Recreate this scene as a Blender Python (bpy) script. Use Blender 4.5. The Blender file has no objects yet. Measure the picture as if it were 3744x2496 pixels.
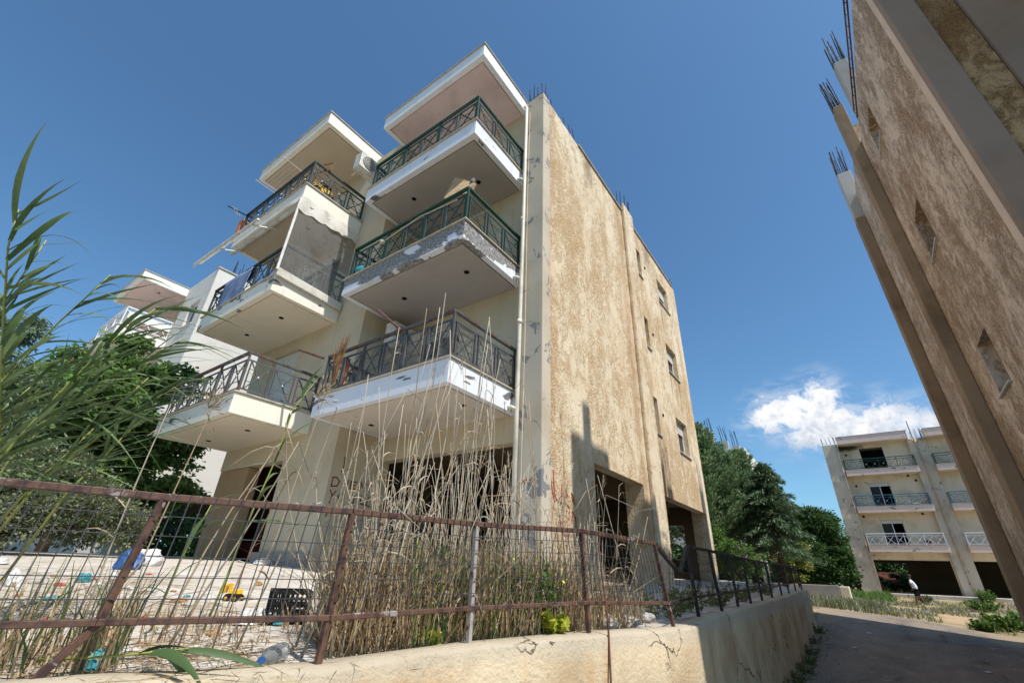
import bpy, math, random
import numpy as np
from mathutils import Vector, Matrix, noise as mnoise

scene = bpy.context.scene
COL = scene.collection
rnd = random.Random(11)
rng = np.random.default_rng(11)
R = math.radians

# ------------------------------------------------------------------ camera
yaw, pitch, roll = R(-36.366), R(27.399), R(2.335)
fw = Vector((math.sin(yaw)*math.cos(pitch), math.cos(yaw)*math.cos(pitch), math.sin(pitch)))
r0 = Vector((math.cos(yaw), -math.sin(yaw), 0)); u0 = r0.cross(fw)
rt = r0*math.cos(roll) + u0*math.sin(roll); up = -r0*math.sin(roll) + u0*math.cos(roll)
cd = bpy.data.cameras.new('camera'); cam = bpy.data.objects.new('camera', cd); COL.objects.link(cam)
cd.sensor_width = 36; cd.sensor_fit = 'HORIZONTAL'; cd.lens = 15.531
cd.clip_start = 0.05; cd.clip_end = 6000
m = Matrix((rt, up, -fw)).transposed().to_4x4(); cam.matrix_world = m
scene.camera = cam

# ------------------------------------------------------------------ sun direction (towards the sun)
SUN = Vector((1.0, -0.17, 1.55)).normalized()
SUN_EL = math.asin(SUN.z); SUN_AZ = math.atan2(SUN.x, SUN.y)

# ------------------------------------------------------------------ node helpers
def srgb(r, g, b):
    f = lambda c: (c/12.92 if c <= 0.04045 else ((c+0.055)/1.055)**2.4)
    return (f(r/255), f(g/255), f(b/255), 1)
class NT:
    def __init__(s, nt): s.nt = nt; s.n = nt.nodes; s.l = nt.links
    def new(s, t, **kw):
        n = s.n.new(t)
        for k, v in kw.items(): setattr(n, k, v)
        return n
    def set(s, sock, v):
        if isinstance(v, bpy.types.NodeSocket): s.l.new(v, sock)
        else: sock.default_value = v
    def math(s, op, a, b=0.0, c=0.0, clamp=False):
        n = s.new('ShaderNodeMath', operation=op); n.use_clamp = clamp
        s.set(n.inputs[0], a); s.set(n.inputs[1], b); s.set(n.inputs[2], c); return n.outputs[0]
    def noise(s, vec, scale, detail=4, rough=0.55, dist=0.0):
        n = s.new('ShaderNodeTexNoise'); s.set(n.inputs['Vector'], vec); n.inputs['Scale'].default_value = scale
        n.inputs['Detail'].default_value = detail; n.inputs['Roughness'].default_value = rough
        n.inputs['Distortion'].default_value = dist; return n.outputs['Fac']
    def voro(s, vec, scale, feat='F1', out='Distance', rand=1.0):
        n = s.new('ShaderNodeTexVoronoi', feature=feat); s.set(n.inputs['Vector'], vec); n.inputs['Scale'].default_value = scale
        n.inputs['Randomness'].default_value = rand; return n.outputs[out]
    def map(s, vec, scale=(1,1,1), loc=(0,0,0), rot=(0,0,0)):
        n = s.new('ShaderNodeMapping'); s.set(n.inputs[0], vec); n.inputs['Scale'].default_value = scale
        n.inputs['Location'].default_value = loc; n.inputs['Rotation'].default_value = rot; return n.outputs[0]
    def ramp(s, fac, lo, hi):   # smooth step between lo and hi
        n = s.new('ShaderNodeMapRange', interpolation_type='SMOOTHSTEP'); s.set(n.inputs[0], fac)
        n.inputs[1].default_value = lo; n.inputs[2].default_value = hi; return n.outputs[0]
    def mix(s, fac, a, b, mode='MIX'):
        n = s.new('ShaderNodeMix', data_type='RGBA', blend_type=mode); s.set(n.inputs[0], fac); s.set(n.inputs[6], a); s.set(n.inputs[7], b)
        return n.outputs[2]
    def bump(s, h, strength, dist, normal=None):
        n = s.new('ShaderNodeBump'); s.set(n.inputs['Height'], h); n.inputs['Strength'].default_value = strength
        n.inputs['Distance'].default_value = dist
        if normal is not None: s.l.new(normal, n.inputs['Normal'])
        return n.outputs[0]
    def sep(s, vec):
        n = s.new('ShaderNodeSeparateXYZ'); s.set(n.inputs[0], vec); return n.outputs
def mat(name, rough=0.9, spec=0.3, metal=0.0):
    m = bpy.data.materials.new(name); m.use_nodes = True
    t = NT(m.node_tree); b = t.n['Principled BSDF']
    b.inputs['Roughness'].default_value = rough; b.inputs['Specular IOR Level'].default_value = spec
    b.inputs['Metallic'].default_value = metal
    tc = t.new('ShaderNodeTexCoord'); return m, t, b, tc.outputs['Object']

# ------------------------------------------------------------------ world: sky with one bank of cumulus
w = bpy.data.worlds.new('World'); scene.world = w; w.use_nodes = True
t = NT(w.node_tree); t.n.clear()
sky = t.new('ShaderNodeTexSky', sky_type='NISHITA'); sky.sun_disc = False
sky.sun_elevation = SUN_EL; sky.sun_rotation = SUN_AZ
sky.altitude = 0; sky.air_density = 1.0; sky.dust_density = 0.9; sky.ozone_density = 2.0
tc = t.new('ShaderNodeTexCoord'); g = tc.outputs['Generated']
x, y, z = t.sep(g)
ysafe = t.math('MAXIMUM', y, 0.05)
cu = t.math('DIVIDE', x, ysafe); cv = t.math('DIVIDE', z, ysafe)
cxyz = t.new('ShaderNodeCombineXYZ'); t.set(cxyz.inputs[0], cu); t.set(cxyz.inputs[1], cv)
uv = cxyz.outputs[0]
n1 = t.noise(uv, 26, 8, 0.66, 0.5); n2 = t.noise(uv, 60, 6, 0.6, 0.3)
warp = t.math('ADD', t.math('MULTIPLY', t.math('SUBTRACT', n1, 0.5), 0.085), t.math('MULTIPLY', t.math('SUBTRACT', n2, 0.5), 0.03))
# soft lobes of the cloud bank (direction space)
lobes = [(-0.083,0.297,0.034),(-0.045,0.294,0.038),(-0.026,0.312,0.026),(0.014,0.326,0.024),(-0.012,0.316,0.026),(0.06,0.252,0.034),(0.0,0.245,0.03),(0.000,0.290,0.036),(0.030,0.268,0.036),
         (0.070,0.262,0.028),(0.097,0.268,0.026),(0.125,0.254,0.024),(0.155,0.246,0.024),(-0.015,0.262,0.032),(-0.04,0.250,0.022),(0.05,0.240,0.03),(0.10,0.240,0.024),(0.19,0.245,0.026),(0.235,0.262,0.034),(0.28,0.25,0.03)]
dmax = None
for (a, b_, r_) in lobes:
    du = t.math('SUBTRACT', cu, a); dv = t.math('SUBTRACT', cv, b_)
    d = t.math('SQRT', t.math('ADD', t.math('MULTIPLY', du, du), t.math('MULTIPLY', dv, dv)))
    f = t.math('SUBTRACT', r_+0.004, d)
    dmax = f if dmax is None else t.math('SMOOTH_MAX', dmax, f, 0.012)
dens = t.math('ADD', dmax, warp)
fine = t.noise(uv, 130, 5, 0.65)
mask = t.ramp(t.math('ADD', dens, t.math('MULTIPLY', t.math('SUBTRACT', fine, 0.5), 0.012)), -0.005, 0.020)
# wisps below the bank
wn = t.noise(t.map(uv, (18, 40, 1)), 1.0, 6, 0.6, 0.4)
wisp = t.math('MULTIPLY', t.ramp(t.math('ADD', dmax, 0.05), 0.0, 0.06), t.ramp(wn, 0.36, 0.7))
mask = t.math('MAXIMUM', mask, t.math('MULTIPLY', wisp, 0.4))
mask = t.math('MULTIPLY', mask, t.ramp(y, 0.05, 0.2))
# bright tops, greyer cores and bellies
belly = t.math('ADD', t.math('MULTIPLY', t.math('SUBTRACT', n1, 0.5), 2.2), t.math('MULTIPLY', t.math('SUBTRACT', 0.285, cv), 6.0))
shade = t.ramp(t.math('ADD', t.math('ADD', belly, 0.0), t.math('MULTIPLY', t.math('SUBTRACT', n2, 0.5), 1.2)), -0.25, 0.7)
ccol = t.mix(shade, (6.9, 6.95, 7.1, 1), (4.0, 4.4, 5.1, 1))
skyc = t.mix(1.0, sky.outputs[0], (0.66, 0.955, 1.08, 1), 'MULTIPLY')
final = t.mix(mask, skyc, ccol)
bg = t.new('ShaderNodeBackground'); t.set(bg.inputs[0], final); bg.inputs[1].default_value = 0.105
out = t.new('ShaderNodeOutputWorld'); t.l.new(bg.outputs[0], out.inputs[0])

sl = bpy.data.lights.new('sun', 'SUN'); sl.energy = 3.9; sl.angle = R(0.53); sl.color = (1.0, 0.955, 0.89)
so = bpy.data.objects.new('sun', sl); COL.objects.link(so); so.location = SUN*60
so.rotation_euler = SUN.to_track_quat('Z', 'Y').to_euler()

vs = scene.view_settings; vs.view_transform = 'Standard'; vs.look = 'None'; vs.exposure = 0.5; vs.gamma = 1.0
vs.use_curve_mapping = False
scene.render.film_transparent = False
scene.cycles.max_bounces = 8; scene.cycles.diffuse_bounces = 4; scene.cycles.transparent_max_bounces = 12

# ------------------------------------------------------------------ mesh helpers
def link(name, me, parent=None):
    o = bpy.data.objects.new(name, me); COL.objects.link(o)
    if parent is not None: o.parent = parent
    return o
class MB:
    def __init__(s): s.v = []; s.f = []
    def add(s, vs, fs):
        k = len(s.v); s.v.extend([tuple(p) for p in vs]); s.f.extend([tuple(i+k for i in f) for f in fs]); return s
    def box(s, x0, x1, y0, y1, z0, z1):
        return s.add([(x0,y0,z0),(x1,y0,z0),(x1,y1,z0),(x0,y1,z0),(x0,y0,z1),(x1,y0,z1),(x1,y1,z1),(x0,y1,z1)],
                     [(0,3,2,1),(4,5,6,7),(0,1,5,4),(1,2,6,5),(2,3,7,6),(3,0,4,7)])
    def bar(s, p, q, w, h=None, up=(0,0,1)):
        h = w if h is None else h
        p = Vector(p); q = Vector(q); d = (q-p).normalized(); u = Vector(up)
        if abs(d.dot(u)) > 0.95: u = Vector((1,0,0)) if abs(d.x) < 0.9 else Vector((0,1,0))
        a = d.cross(u).normalized(); b = a.cross(d).normalized(); a *= w/2; b *= h/2
        return s.add([p-a-b, p+a-b, p+a+b, p-a+b, q-a-b, q+a-b, q+a+b, q-a+b],
                     [(0,3,2,1),(4,5,6,7),(0,1,5,4),(1,2,6,5),(2,3,7,6),(3,0,4,7)])
    def tube(s, pts, r, n=6, cap=True):
        pts = [Vector(p) for p in pts]; rs = r if isinstance(r, (list, tuple)) else [r]*len(pts)
        k = len(s.v); prev = None
        for i, p in enumerate(pts):
            d = (pts[min(i+1, len(pts)-1)] - pts[max(i-1, 0)]).normalized()
            if prev is None:
                a = d.orthogonal().normalized()
            else:
                a = (prev - d*prev.dot(d)); a = a.normalized() if a.length > 1e-6 else d.orthogonal().normalized()
            prev = a; b = d.cross(a)
            for j in range(n):
                t_ = 2*math.pi*j/n; s.v.append(tuple(p + (a*math.cos(t_) + b*math.sin(t_))*rs[i]))
        for i in range(len(pts)-1):
            for j in range(n):
                j2 = (j+1) % n; s.f.append((k+i*n+j, k+i*n+j2, k+(i+1)*n+j2, k+(i+1)*n+j))
        if cap:
            s.f.append(tuple(k+j for j in reversed(range(n)))); e = k+(len(pts)-1)*n; s.f.append(tuple(e+j for j in range(n)))
        return s
    def lathe(s, prof, c, n=12):
        k = len(s.v); c = Vector(c)
        for (r_, z_) in prof:
            for j in range(n):
                a = 2*math.pi*j/n; s.v.append((c.x+r_*math.cos(a), c.y+r_*math.sin(a), c.z+z_))
        for i in range(len(prof)-1):
            for j in range(n):
                j2 = (j+1) % n; s.f.append((k+i*n+j, k+i*n+j2, k+(i+1)*n+j2, k+(i+1)*n+j))
        s.f.append(tuple(k+j for j in reversed(range(n)))); e = k+(len(prof)-1)*n; s.f.append(tuple(e+j for j in range(n)))
        return s
    def cyl(s, p, q, r, n=12): return s.tube([p, q], r, n)
    def build(s, name, m, parent=None, smooth=False, bevel=0.0):
        me = bpy.data.meshes.new(name); me.from_pydata(s.v, [], s.f); me.update()
        me.materials.append(m)
        if smooth: me.shade_smooth()
        o = link(name, me, parent)
        if bevel:
            b = o.modifiers.new('bevel', 'BEVEL'); b.width = bevel; b.segments = 2; b.limit_method = 'ANGLE'; b.harden_normals = False
        return o
def npmesh(name, V, F, m, parent=None, smooth=False):
    """V (n,3) float array, F (k,3|4) int array"""
    me = bpy.data.meshes.new(name); k = F.shape[1]
    me.vertices.add(len(V)); me.vertices.foreach_set('co', np.ascontiguousarray(V, dtype=np.float32).ravel())
    me.loops.add(F.size); me.loops.foreach_set('vertex_index', np.ascontiguousarray(F, dtype=np.int32).ravel())
    me.polygons.add(len(F)); me.polygons.foreach_set('loop_start', np.arange(0, F.size, k, dtype=np.int32))
    me.polygons.foreach_set('loop_total', np.full(len(F), k, dtype=np.int32))
    me.update(calc_edges=True); me.validate(); me.materials.append(m)
    if smooth: me.shade_smooth()
    return link(name, me, parent)
def tag(o, label=None, cat=None, group=None, kind=None):
    if label: o['label'] = label
    if cat: o['category'] = cat
    if group: o['group'] = group
    if kind: o['kind'] = kind
    return o
def thing(name, label, cat, loc=(0,0,0), rz=0.0, group=None):
    o = bpy.data.objects.new(name, None); COL.objects.link(o); o.location = loc; o.rotation_euler = (0,0,rz); o.empty_display_size = 0.2
    return tag(o, label, cat, group)
def copy_tree(o, parent=None):
    c = o.copy(); COL.objects.link(c)
    if parent is not None: c.parent = parent
    for ch in o.children: copy_tree(ch, c)
    return c
def wall(mb, axis, a, b, us, zs, hole):
    """wall slab between planes a<b on axis 'x' or 'y', split in cells us x zs, hole(uc,zc) True = opening"""
    def P(u, d, z): return (d, u, z) if axis == 'x' else (u, d, z)
    nu, nz = len(us)-1, len(zs)-1
    solid = [[not hole((us[i]+us[i+1])/2, (zs[j]+zs[j+1])/2) for j in range(nz)] for i in range(nu)]
    S = lambda i, j: 0 <= i < nu and 0 <= j < nz and solid[i][j]
    for i in range(nu):
        for j in range(nz):
            if not S(i, j): continue
            u0, u1, z0, z1 = us[i], us[i+1], zs[j], zs[j+1]
            for d in (a, b): mb.add([P(u0,d,z0), P(u1,d,z0), P(u1,d,z1), P(u0,d,z1)], [(0,1,2,3)])
            if not S(i-1, j): mb.add([P(u0,a,z0), P(u0,b,z0), P(u0,b,z1), P(u0,a,z1)], [(0,1,2,3)])
            if not S(i+1, j): mb.add([P(u1,a,z0), P(u1,b,z0), P(u1,b,z1), P(u1,a,z1)], [(0,1,2,3)])
            if not S(i, j-1): mb.add([P(u0,a,z0), P(u0,b,z0), P(u1,b,z0), P(u1,a,z0)], [(0,1,2,3)])
            if not S(i, j+1): mb.add([P(u0,a,z1), P(u0,b,z1), P(u1,b,z1), P(u1,a,z1)], [(0,1,2,3)])
    return mb
def holes(rects): return lambda u, z: any(r[0] < u < r[1] and r[2] < z < r[3] for r in rects)
def lerp(a, b, k): return a+(b-a)*k
def interp(x, xs, ys): return float(np.interp(x, xs, ys))
# ================================================================== materials
MT = {}
def stucco(name, light, dark, seed=0.0, bump=1.0, deep=srgb(150, 112, 74), tint=srgb(208, 164, 112), stains=(), drips=(), pita=0.34):
    """rough-cast wall: pale troweled patches and darker pebbly patches, streaked downwards"""
    m, t, b, co = mat(name, 0.95, 0.15)
    c = t.map(co, loc=(seed, seed*1.7, 0))
    big = t.noise(t.map(c, (1.0, 1.0, 0.45)), 1.1, 5, 0.6, 0.3)
    mid = t.noise(t.map(c, (1.0, 1.0, 0.7)), 3.6, 5, 0.74, 1.4)
    fin = t.noise(t.map(c, (1.0, 1.0, 0.75)), 20, 4, 0.7, 0.6)
    mixn = t.math('ADD', t.math('ADD', t.math('MULTIPLY', big, 0.38), t.math('MULTIPLY', mid, 0.44)), t.math('MULTIPLY', fin, 0.18))
    patch = t.ramp(mixn, 0.43, 0.60)
    streak = t.ramp(t.noise(t.map(c, (2.2, 2.2, 0.09)), 2.0, 4, 0.6), 0.55, 0.75)
    grain = t.noise(c, 34, 3, 0.7); pebble = t.voro(c, 26, 'F1')
    col = t.mix(patch, light, dark)
    col = t.mix(t.math('MULTIPLY', streak, 0.13), col, deep)
    col = t.mix(t.math('MULTIPLY', t.ramp(t.noise(t.map(c, (1, 1, 0.3)), 0.7, 3, 0.5), 0.48, 0.72), 0.24), col, tint)
    band = t.ramp(t.noise(t.map(c, (0.35, 0.35, 1.0)), 0.5, 4, 0.55, 0.3), 0.5, 0.7)
    col = t.mix(t.math('MULTIPLY', band, 0.30), col, dark)
    pit = t.ramp(t.math('MULTIPLY', t.math('SUBTRACT', 0.56, grain), t.math('ADD', 0.3, patch)), 0.02, 0.12)
    col = t.mix(t.math('MULTIPLY', pit, pita), col, deep)
    x_, y_, z_ = t.sep(co)
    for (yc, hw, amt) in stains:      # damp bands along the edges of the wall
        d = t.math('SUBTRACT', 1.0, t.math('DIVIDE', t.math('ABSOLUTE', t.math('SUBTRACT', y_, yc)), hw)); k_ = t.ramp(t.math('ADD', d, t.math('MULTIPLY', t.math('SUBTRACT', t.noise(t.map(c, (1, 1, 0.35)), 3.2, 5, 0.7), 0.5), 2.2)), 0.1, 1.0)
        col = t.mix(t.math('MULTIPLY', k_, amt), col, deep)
    for (yc, hw, z1, ln) in drips:    # dirt washed down from sills
        d = t.math('SUBTRACT', 1.0, t.math('DIVIDE', t.math('ABSOLUTE', t.math('SUBTRACT', y_, yc)), hw)); dz = t.math('DIVIDE', t.math('SUBTRACT', z1, z_), ln)
        k_ = t.math('MULTIPLY', t.math('MULTIPLY', t.ramp(t.math('ADD', d, t.math('MULTIPLY', t.math('SUBTRACT', t.noise(t.map(c, (9, 9, 0.6)), 1.5, 4, 0.7), 0.5), 1.6)), 0.0, 0.8), t.ramp(dz, 0.0, 0.03)), t.math('SUBTRACT', 1.0, t.ramp(dz, 0.4, 1.0)))
        col = t.mix(t.math('MULTIPLY', k_, 0.5), col, srgb(112, 92, 72))
    hgt = t.math('ADD', t.math('MULTIPLY', grain, t.math('ADD', t.math('MULTIPLY', patch, 0.9), 0.3)), t.math('MULTIPLY', t.math('SUBTRACT', 1.0, pebble), t.math('ADD', 0.12, t.math('MULTIPLY', patch, 0.5))))
    t.set(b.inputs['Base Color'], col); t.set(b.inputs['Normal'], t.bump(hgt, 0.9*bump, 0.05))
    MT[name] = m; return m
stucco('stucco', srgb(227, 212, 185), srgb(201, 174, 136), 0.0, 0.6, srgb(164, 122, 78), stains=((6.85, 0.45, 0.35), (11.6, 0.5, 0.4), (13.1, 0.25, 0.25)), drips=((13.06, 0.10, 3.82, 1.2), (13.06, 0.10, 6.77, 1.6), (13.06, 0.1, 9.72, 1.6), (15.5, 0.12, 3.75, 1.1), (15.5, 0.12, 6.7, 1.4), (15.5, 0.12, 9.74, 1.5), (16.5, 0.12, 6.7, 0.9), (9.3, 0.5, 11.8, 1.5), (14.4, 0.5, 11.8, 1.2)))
stucco('stucco_right', srgb(232, 210, 188), srgb(190, 160, 130), 5.3, 0.8, srgb(134, 106, 78), srgb(208, 180, 150), pita=0.55)
stucco('stucco_strip', srgb(204, 168, 128), srgb(172, 132, 88), 2.1, 1.0, srgb(110, 78, 48), srgb(180, 138, 92), pita=0.5)
plaster_band = None
stucco('stucco_pale', srgb(206, 196, 180), srgb(178, 162, 140), 9.1, 0.4)

def plaster(name, base, stain, amount=0.5, seed=0.0, spots=None, soot=None):
    m, t, b, co = mat(name, 0.9, 0.2)
    c = t.map(co, loc=(seed, -seed, seed*0.3))
    n1 = t.noise(c, 0.8, 5, 0.6, 0.3); n2 = t.noise(t.map(c, (3, 3, 0.25)), 1.6, 5, 0.65); fine = t.noise(c, 40, 4, 0.6)
    col = t.mix(t.math('MULTIPLY', t.ramp(n1, 0.42, 0.75), amount), base, stain)
    col = t.mix(t.math('MULTIPLY', t.ramp(n2, 0.55, 0.8), amount*0.8), col, stain)
    h = fine
    if spots:
        pn = t.noise(c, 1.9, 7, 0.68, 0.5); pk = t.ramp(pn, spots[1], spots[1]+0.012)
        col = t.mix(pk, col, spots[0]); h = t.math('SUBTRACT', t.math('MULTIPLY', fine, 0.5), t.math('MULTIPLY', pk, 0.6))
    if soot:
        x_, y_, z_ = t.sep(co)
        dx = t.math('DIVIDE', t.math('SUBTRACT', x_, soot[0]), soot[2]); dz = t.math('DIVIDE', t.math('SUBTRACT', z_, soot[1]), soot[3])
        d = t.math('SQRT', t.math('ADD', t.math('MULTIPLY', dx, dx), t.math('MULTIPLY', dz, dz)))
        sk = t.ramp(t.math('SUBTRACT', t.math('ADD', 1.0, t.math('MULTIPLY', t.math('SUBTRACT', n1, 0.5), 1.1)), d), 0.0, 0.75)
        col = t.mix(t.math('MULTIPLY', sk, 0.96), col, (0.012, 0.011, 0.010, 1))
    col = t.mix(t.math('MULTIPLY', fine, 0.16), col, (0.05, 0.045, 0.04, 1))
    t.set(b.inputs['Base Color'], col); t.set(b.inputs['Normal'], t.bump(h, 0.35, 0.012))
    MT[name] = m; return m
plaster('plaster_cream', srgb(206, 192, 166), srgb(178, 158, 126), 0.5, 0.0, (srgb(150, 140, 126), 0.70))
plaster('plaster_white', srgb(222, 218, 210), srgb(190, 178, 158), 0.35, 3.0, (srgb(140, 136, 130), 0.74))
plaster('plaster_pilaster', srgb(206, 194, 174), srgb(172, 156, 130), 0.6, 1.4, (srgb(140, 138, 137), 0.575))
plaster('smooth_band', srgb(240, 216, 192), srgb(186, 158, 130), 0.4, 2.7)
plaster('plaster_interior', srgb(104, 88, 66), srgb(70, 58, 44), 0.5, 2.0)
plaster('front_grey', srgb(168, 146, 130), srgb(136, 116, 102), 0.5, 4.4)
plaster('plaster_grey', srgb(160, 154, 150), srgb(128, 122, 118), 0.5, 4.0)
plaster('concrete_column', srgb(170, 146, 118), srgb(118, 98, 76), 0.7, 6.0)
plaster('concrete_white', srgb(204, 198, 188), srgb(150, 138, 122), 0.6, 7.0, (srgb(120, 96, 74), 0.66))
plaster('plaster_back', srgb(222, 206, 182), srgb(150, 134, 112), 0.6, 8.0, (srgb(150, 142, 132), 0.66))
plaster('plaster_back_pilaster', srgb(206, 192, 172), srgb(140, 132, 122), 0.6, 9.0, (srgb(140, 133, 126), 0.615))
plaster('plaster_back_soot', srgb(228, 212, 186), srgb(176, 158, 134), 0.6, 8.0, (srgb(160, 151, 140), 0.65), (1.35, 11.05, 1.5, 0.42))
plaster('pillar_tan', srgb(176, 150, 116), srgb(138, 114, 84), 0.5, 1.9)
plaster('soffit_tan', srgb(204, 188, 166), srgb(176, 156, 130), 0.35, 1.2)  # for the top soffits: colour lowered to mimic weaker bounce light
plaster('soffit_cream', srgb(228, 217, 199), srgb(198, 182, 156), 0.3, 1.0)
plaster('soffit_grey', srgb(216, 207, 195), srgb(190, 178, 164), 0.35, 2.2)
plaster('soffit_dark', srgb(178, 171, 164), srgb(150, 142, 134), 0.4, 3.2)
plaster('soffit_pink', srgb(228, 204, 198), srgb(168, 146, 138), 0.45, 5.5, (srgb(120, 110, 104), 0.71))
def fascia(name, base, peel, seed, grey=srgb(126, 122, 120), zg=None):
    """painted slab edge with the paint flaking off the grey render"""
    m, t, b, co = mat(name, 0.75, 0.3)
    c = t.map(co, loc=(seed, seed*0.7, -seed))
    n = t.noise(t.map(c, (0.75, 0.75, 1.9)), 1.5 if peel > 0.5 else 1.0, 8, 0.60 if peel > 0.5 else 0.52, 0.35); k = t.ramp(n, peel, peel+0.006)
    if zg: n = t.math('ADD', n, t.math('MULTIPLY', t.math('SUBTRACT', t.sep(co)[2], zg), 0.55)); k = t.ramp(n, peel, peel+0.006)
    n2 = t.noise(c, 18, 4, 0.65); k2 = t.noise(c, 46, 3, 0.7)
    g_ = t.mix(t.ramp(n2, 0.35, 0.65), srgb(112, 109, 108), grey); g_ = t.mix(t.math('MULTIPLY', t.ramp(k2, 0.5, 0.62), 0.6), g_, srgb(70, 68, 68))
    dirt = t.ramp(t.noise(t.map(c, (1.5, 1.5, 0.5)), 2.2, 5, 0.65), 0.5, 0.82)
    col = t.mix(t.math('MULTIPLY', dirt, 0.35), base, srgb(150, 140, 124))
    col = t.mix(k, col, g_)
    h = t.math('SUBTRACT', t.math('MULTIPLY', k2, t.math('ADD', t.math('MULTIPLY', k, 0.5), 0.05)), t.math('MULTIPLY', k, 0.4))
    t.set(b.inputs['Base Color'], col); t.set(b.inputs['Normal'], t.bump(h, 0.6, 0.02)); t.set(b.inputs['Roughness'], t.math('ADD', 0.65, t.math('MULTIPLY', k, 0.3)))
    MT[name] = m; return m
fascia('white_r', srgb(232, 233, 236), 0.66, 0.3); fascia('white_3', srgb(228, 230, 236), 0.655, 2.3); fascia('white_2', srgb(226, 228, 234), 0.465, 5.2, srgb(172, 169, 167), 5.86); fascia('white_1', srgb(228, 230, 236), 0.60, 8.8)
fascia('cream_r', srgb(232, 226, 212), 0.74, 1.3); fascia('cream_3', srgb(232, 225, 210), 0.72, 3.1); fascia('cream_2', srgb(232, 225, 209), 0.60, 4.4); fascia('cream_1', srgb(232, 225, 209), 0.665, 6.6)
fascia('pink_back', srgb(222, 198, 186), 0.63, 2.9, srgb(150, 142, 138)); fascia('white_c', srgb(230, 226, 216), 0.68, 7.7)

def simple(name, col, rough=0.6, spec=0.4, metal=0.0, var=0.15, scale=8, bump=0.0):
    m, t, b, co = mat(name, rough, spec, metal)
    n = t.noise(co, scale, 5, 0.6); d = tuple(c*0.45 for c in col[:3])+(1,)
    t.set(b.inputs['Base Color'], t.mix(t.math('MULTIPLY', t.ramp(n, 0.35, 0.75), min(1, var*2.5)), col, d))
    if bump: t.set(b.inputs['Normal'], t.bump(t.noise(co, scale*5, 4), bump, 0.01))
    MT[name] = m; return m
def rusty(name, paint, thr, seed=0.0, rough=0.6):
    m, t, b, co = mat(name, rough, 0.35)
    c = t.map(co, loc=(seed, 0, 0)); n = t.noise(c, 5, 6, 0.65, 0.4); k = t.ramp(n, thr, thr+0.05); f = t.noise(c, 45, 4, 0.6)
    ru = t.mix(f, srgb(64, 46, 40), srgb(124, 92, 74)); ru = t.mix(t.ramp(t.noise(c, 11, 4), 0.46, 0.66), ru, srgb(66, 46, 44))
    t.set(b.inputs['Base Color'], t.mix(k, paint, ru)); t.set(b.inputs['Normal'], t.bump(f, 0.3, 0.004))
    MT[name] = m; return m
rusty('rail_green', srgb(30, 68, 52), 0.60, 0.0); rusty('rail_dark', srgb(44, 58, 56), 0.62, 2.0); rusty('rail_brown', srgb(86, 88, 90), 0.50, 4.0)
rusty('bar_green', srgb(50, 72, 70), 0.66, 1.0); rusty('bar_dark', srgb(66, 76, 80), 0.62, 3.0); rusty('bar_grey', srgb(86, 88, 90), 0.60, 5.0)
rusty('rail_white', srgb(225, 225, 228), 0.72, 6.0); rusty('rail_teal', srgb(58, 104, 122), 0.70, 7.0); rusty('fence_rust', srgb(150, 140, 134), 0.335, 8.0); rusty('fence_grey', srgb(164, 156, 152), 0.56, 8.8); rusty('fence_dark', srgb(48, 42, 40), 0.55, 9.0)
rusty('rebar', srgb(44, 40, 40), 0.56, 3.3, 0.8); rusty('rust_pipe', srgb(110, 70, 52), 0.42, 5.9)
simple('marble_edge', srgb(196, 184, 164), 0.5, 0.4, 0, 0.25, 6); simple('sill', srgb(206, 202, 196), 0.5, 0.4, 0, 0.2, 6)
simple('pvc', srgb(228, 228, 226), 0.4, 0.45, 0, 0.08, 4); simple('pipe', srgb(222, 214, 196), 0.5, 0.4, 0, 0.2, 3); simple('pipe_back', srgb(190, 172, 150), 0.5, 0.4, 0, 0.25, 3)
simple('wire', srgb(92, 90, 92), 0.5, 0.4, 0.5, 0.3, 20); simple('wire_dark', srgb(52, 46, 44), 0.6, 0.3, 0.3, 0.3, 20)
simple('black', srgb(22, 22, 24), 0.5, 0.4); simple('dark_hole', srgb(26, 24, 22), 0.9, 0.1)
simple('shutter', srgb(206, 204, 198), 0.55, 0.4, 0, 0.12, 5); simple('ac_white', srgb(222, 218, 208), 0.5, 0.4, 0, 0.25, 5); simple('grille', srgb(120, 118, 114), 0.6, 0.3)
simple('board', srgb(196, 164, 124), 0.7, 0.3, 0, 0.4, 7); simple('orange', srgb(214, 128, 84), 0.7, 0.3, 0, 0.25, 6); simple('stick', srgb(200, 190, 170), 0.7, 0.3, 0, 0.2, 9)
simple('wood', srgb(150, 112, 76), 0.75, 0.25, 0, 0.4, 12); simple('sofa', srgb(92, 34, 34), 0.9, 0.2, 0, 0.3, 6); simple('box_white', srgb(206, 200, 190), 0.8, 0.2, 0, 0.2, 6)
simple('yellow', srgb(240, 186, 24), 0.45, 0.45, 0, 0.12, 20); simple('bag_white', srgb(214, 212, 210), 0.5, 0.5, 0, 0.22, 12, 0.4); simple('bag_blue', srgb(44, 92, 158), 0.45, 0.5, 0, 0.25, 10, 0.4)
simple('teal', srgb(58, 140, 148), 0.5, 0.4, 0, 0.2, 10); simple('red', srgb(196, 62, 58), 0.6, 0.3, 0, 0.2, 10); simple('cardboard', srgb(176, 132, 92), 0.9, 0.2, 0, 0.25, 9)
simple('skin', srgb(122, 80, 60), 0.6, 0.35, 0, 0.1, 9); simple('cloth_white', srgb(236, 236, 242), 0.9, 0.1, 0, 0.06, 9); simple('cloth_black', srgb(26, 25, 28), 0.9, 0.1, 0, 0.1, 9); simple('cap', srgb(70, 64, 66), 0.9, 0.1); simple('shoe', srgb(62, 70, 92), 0.8, 0.2)
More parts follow.
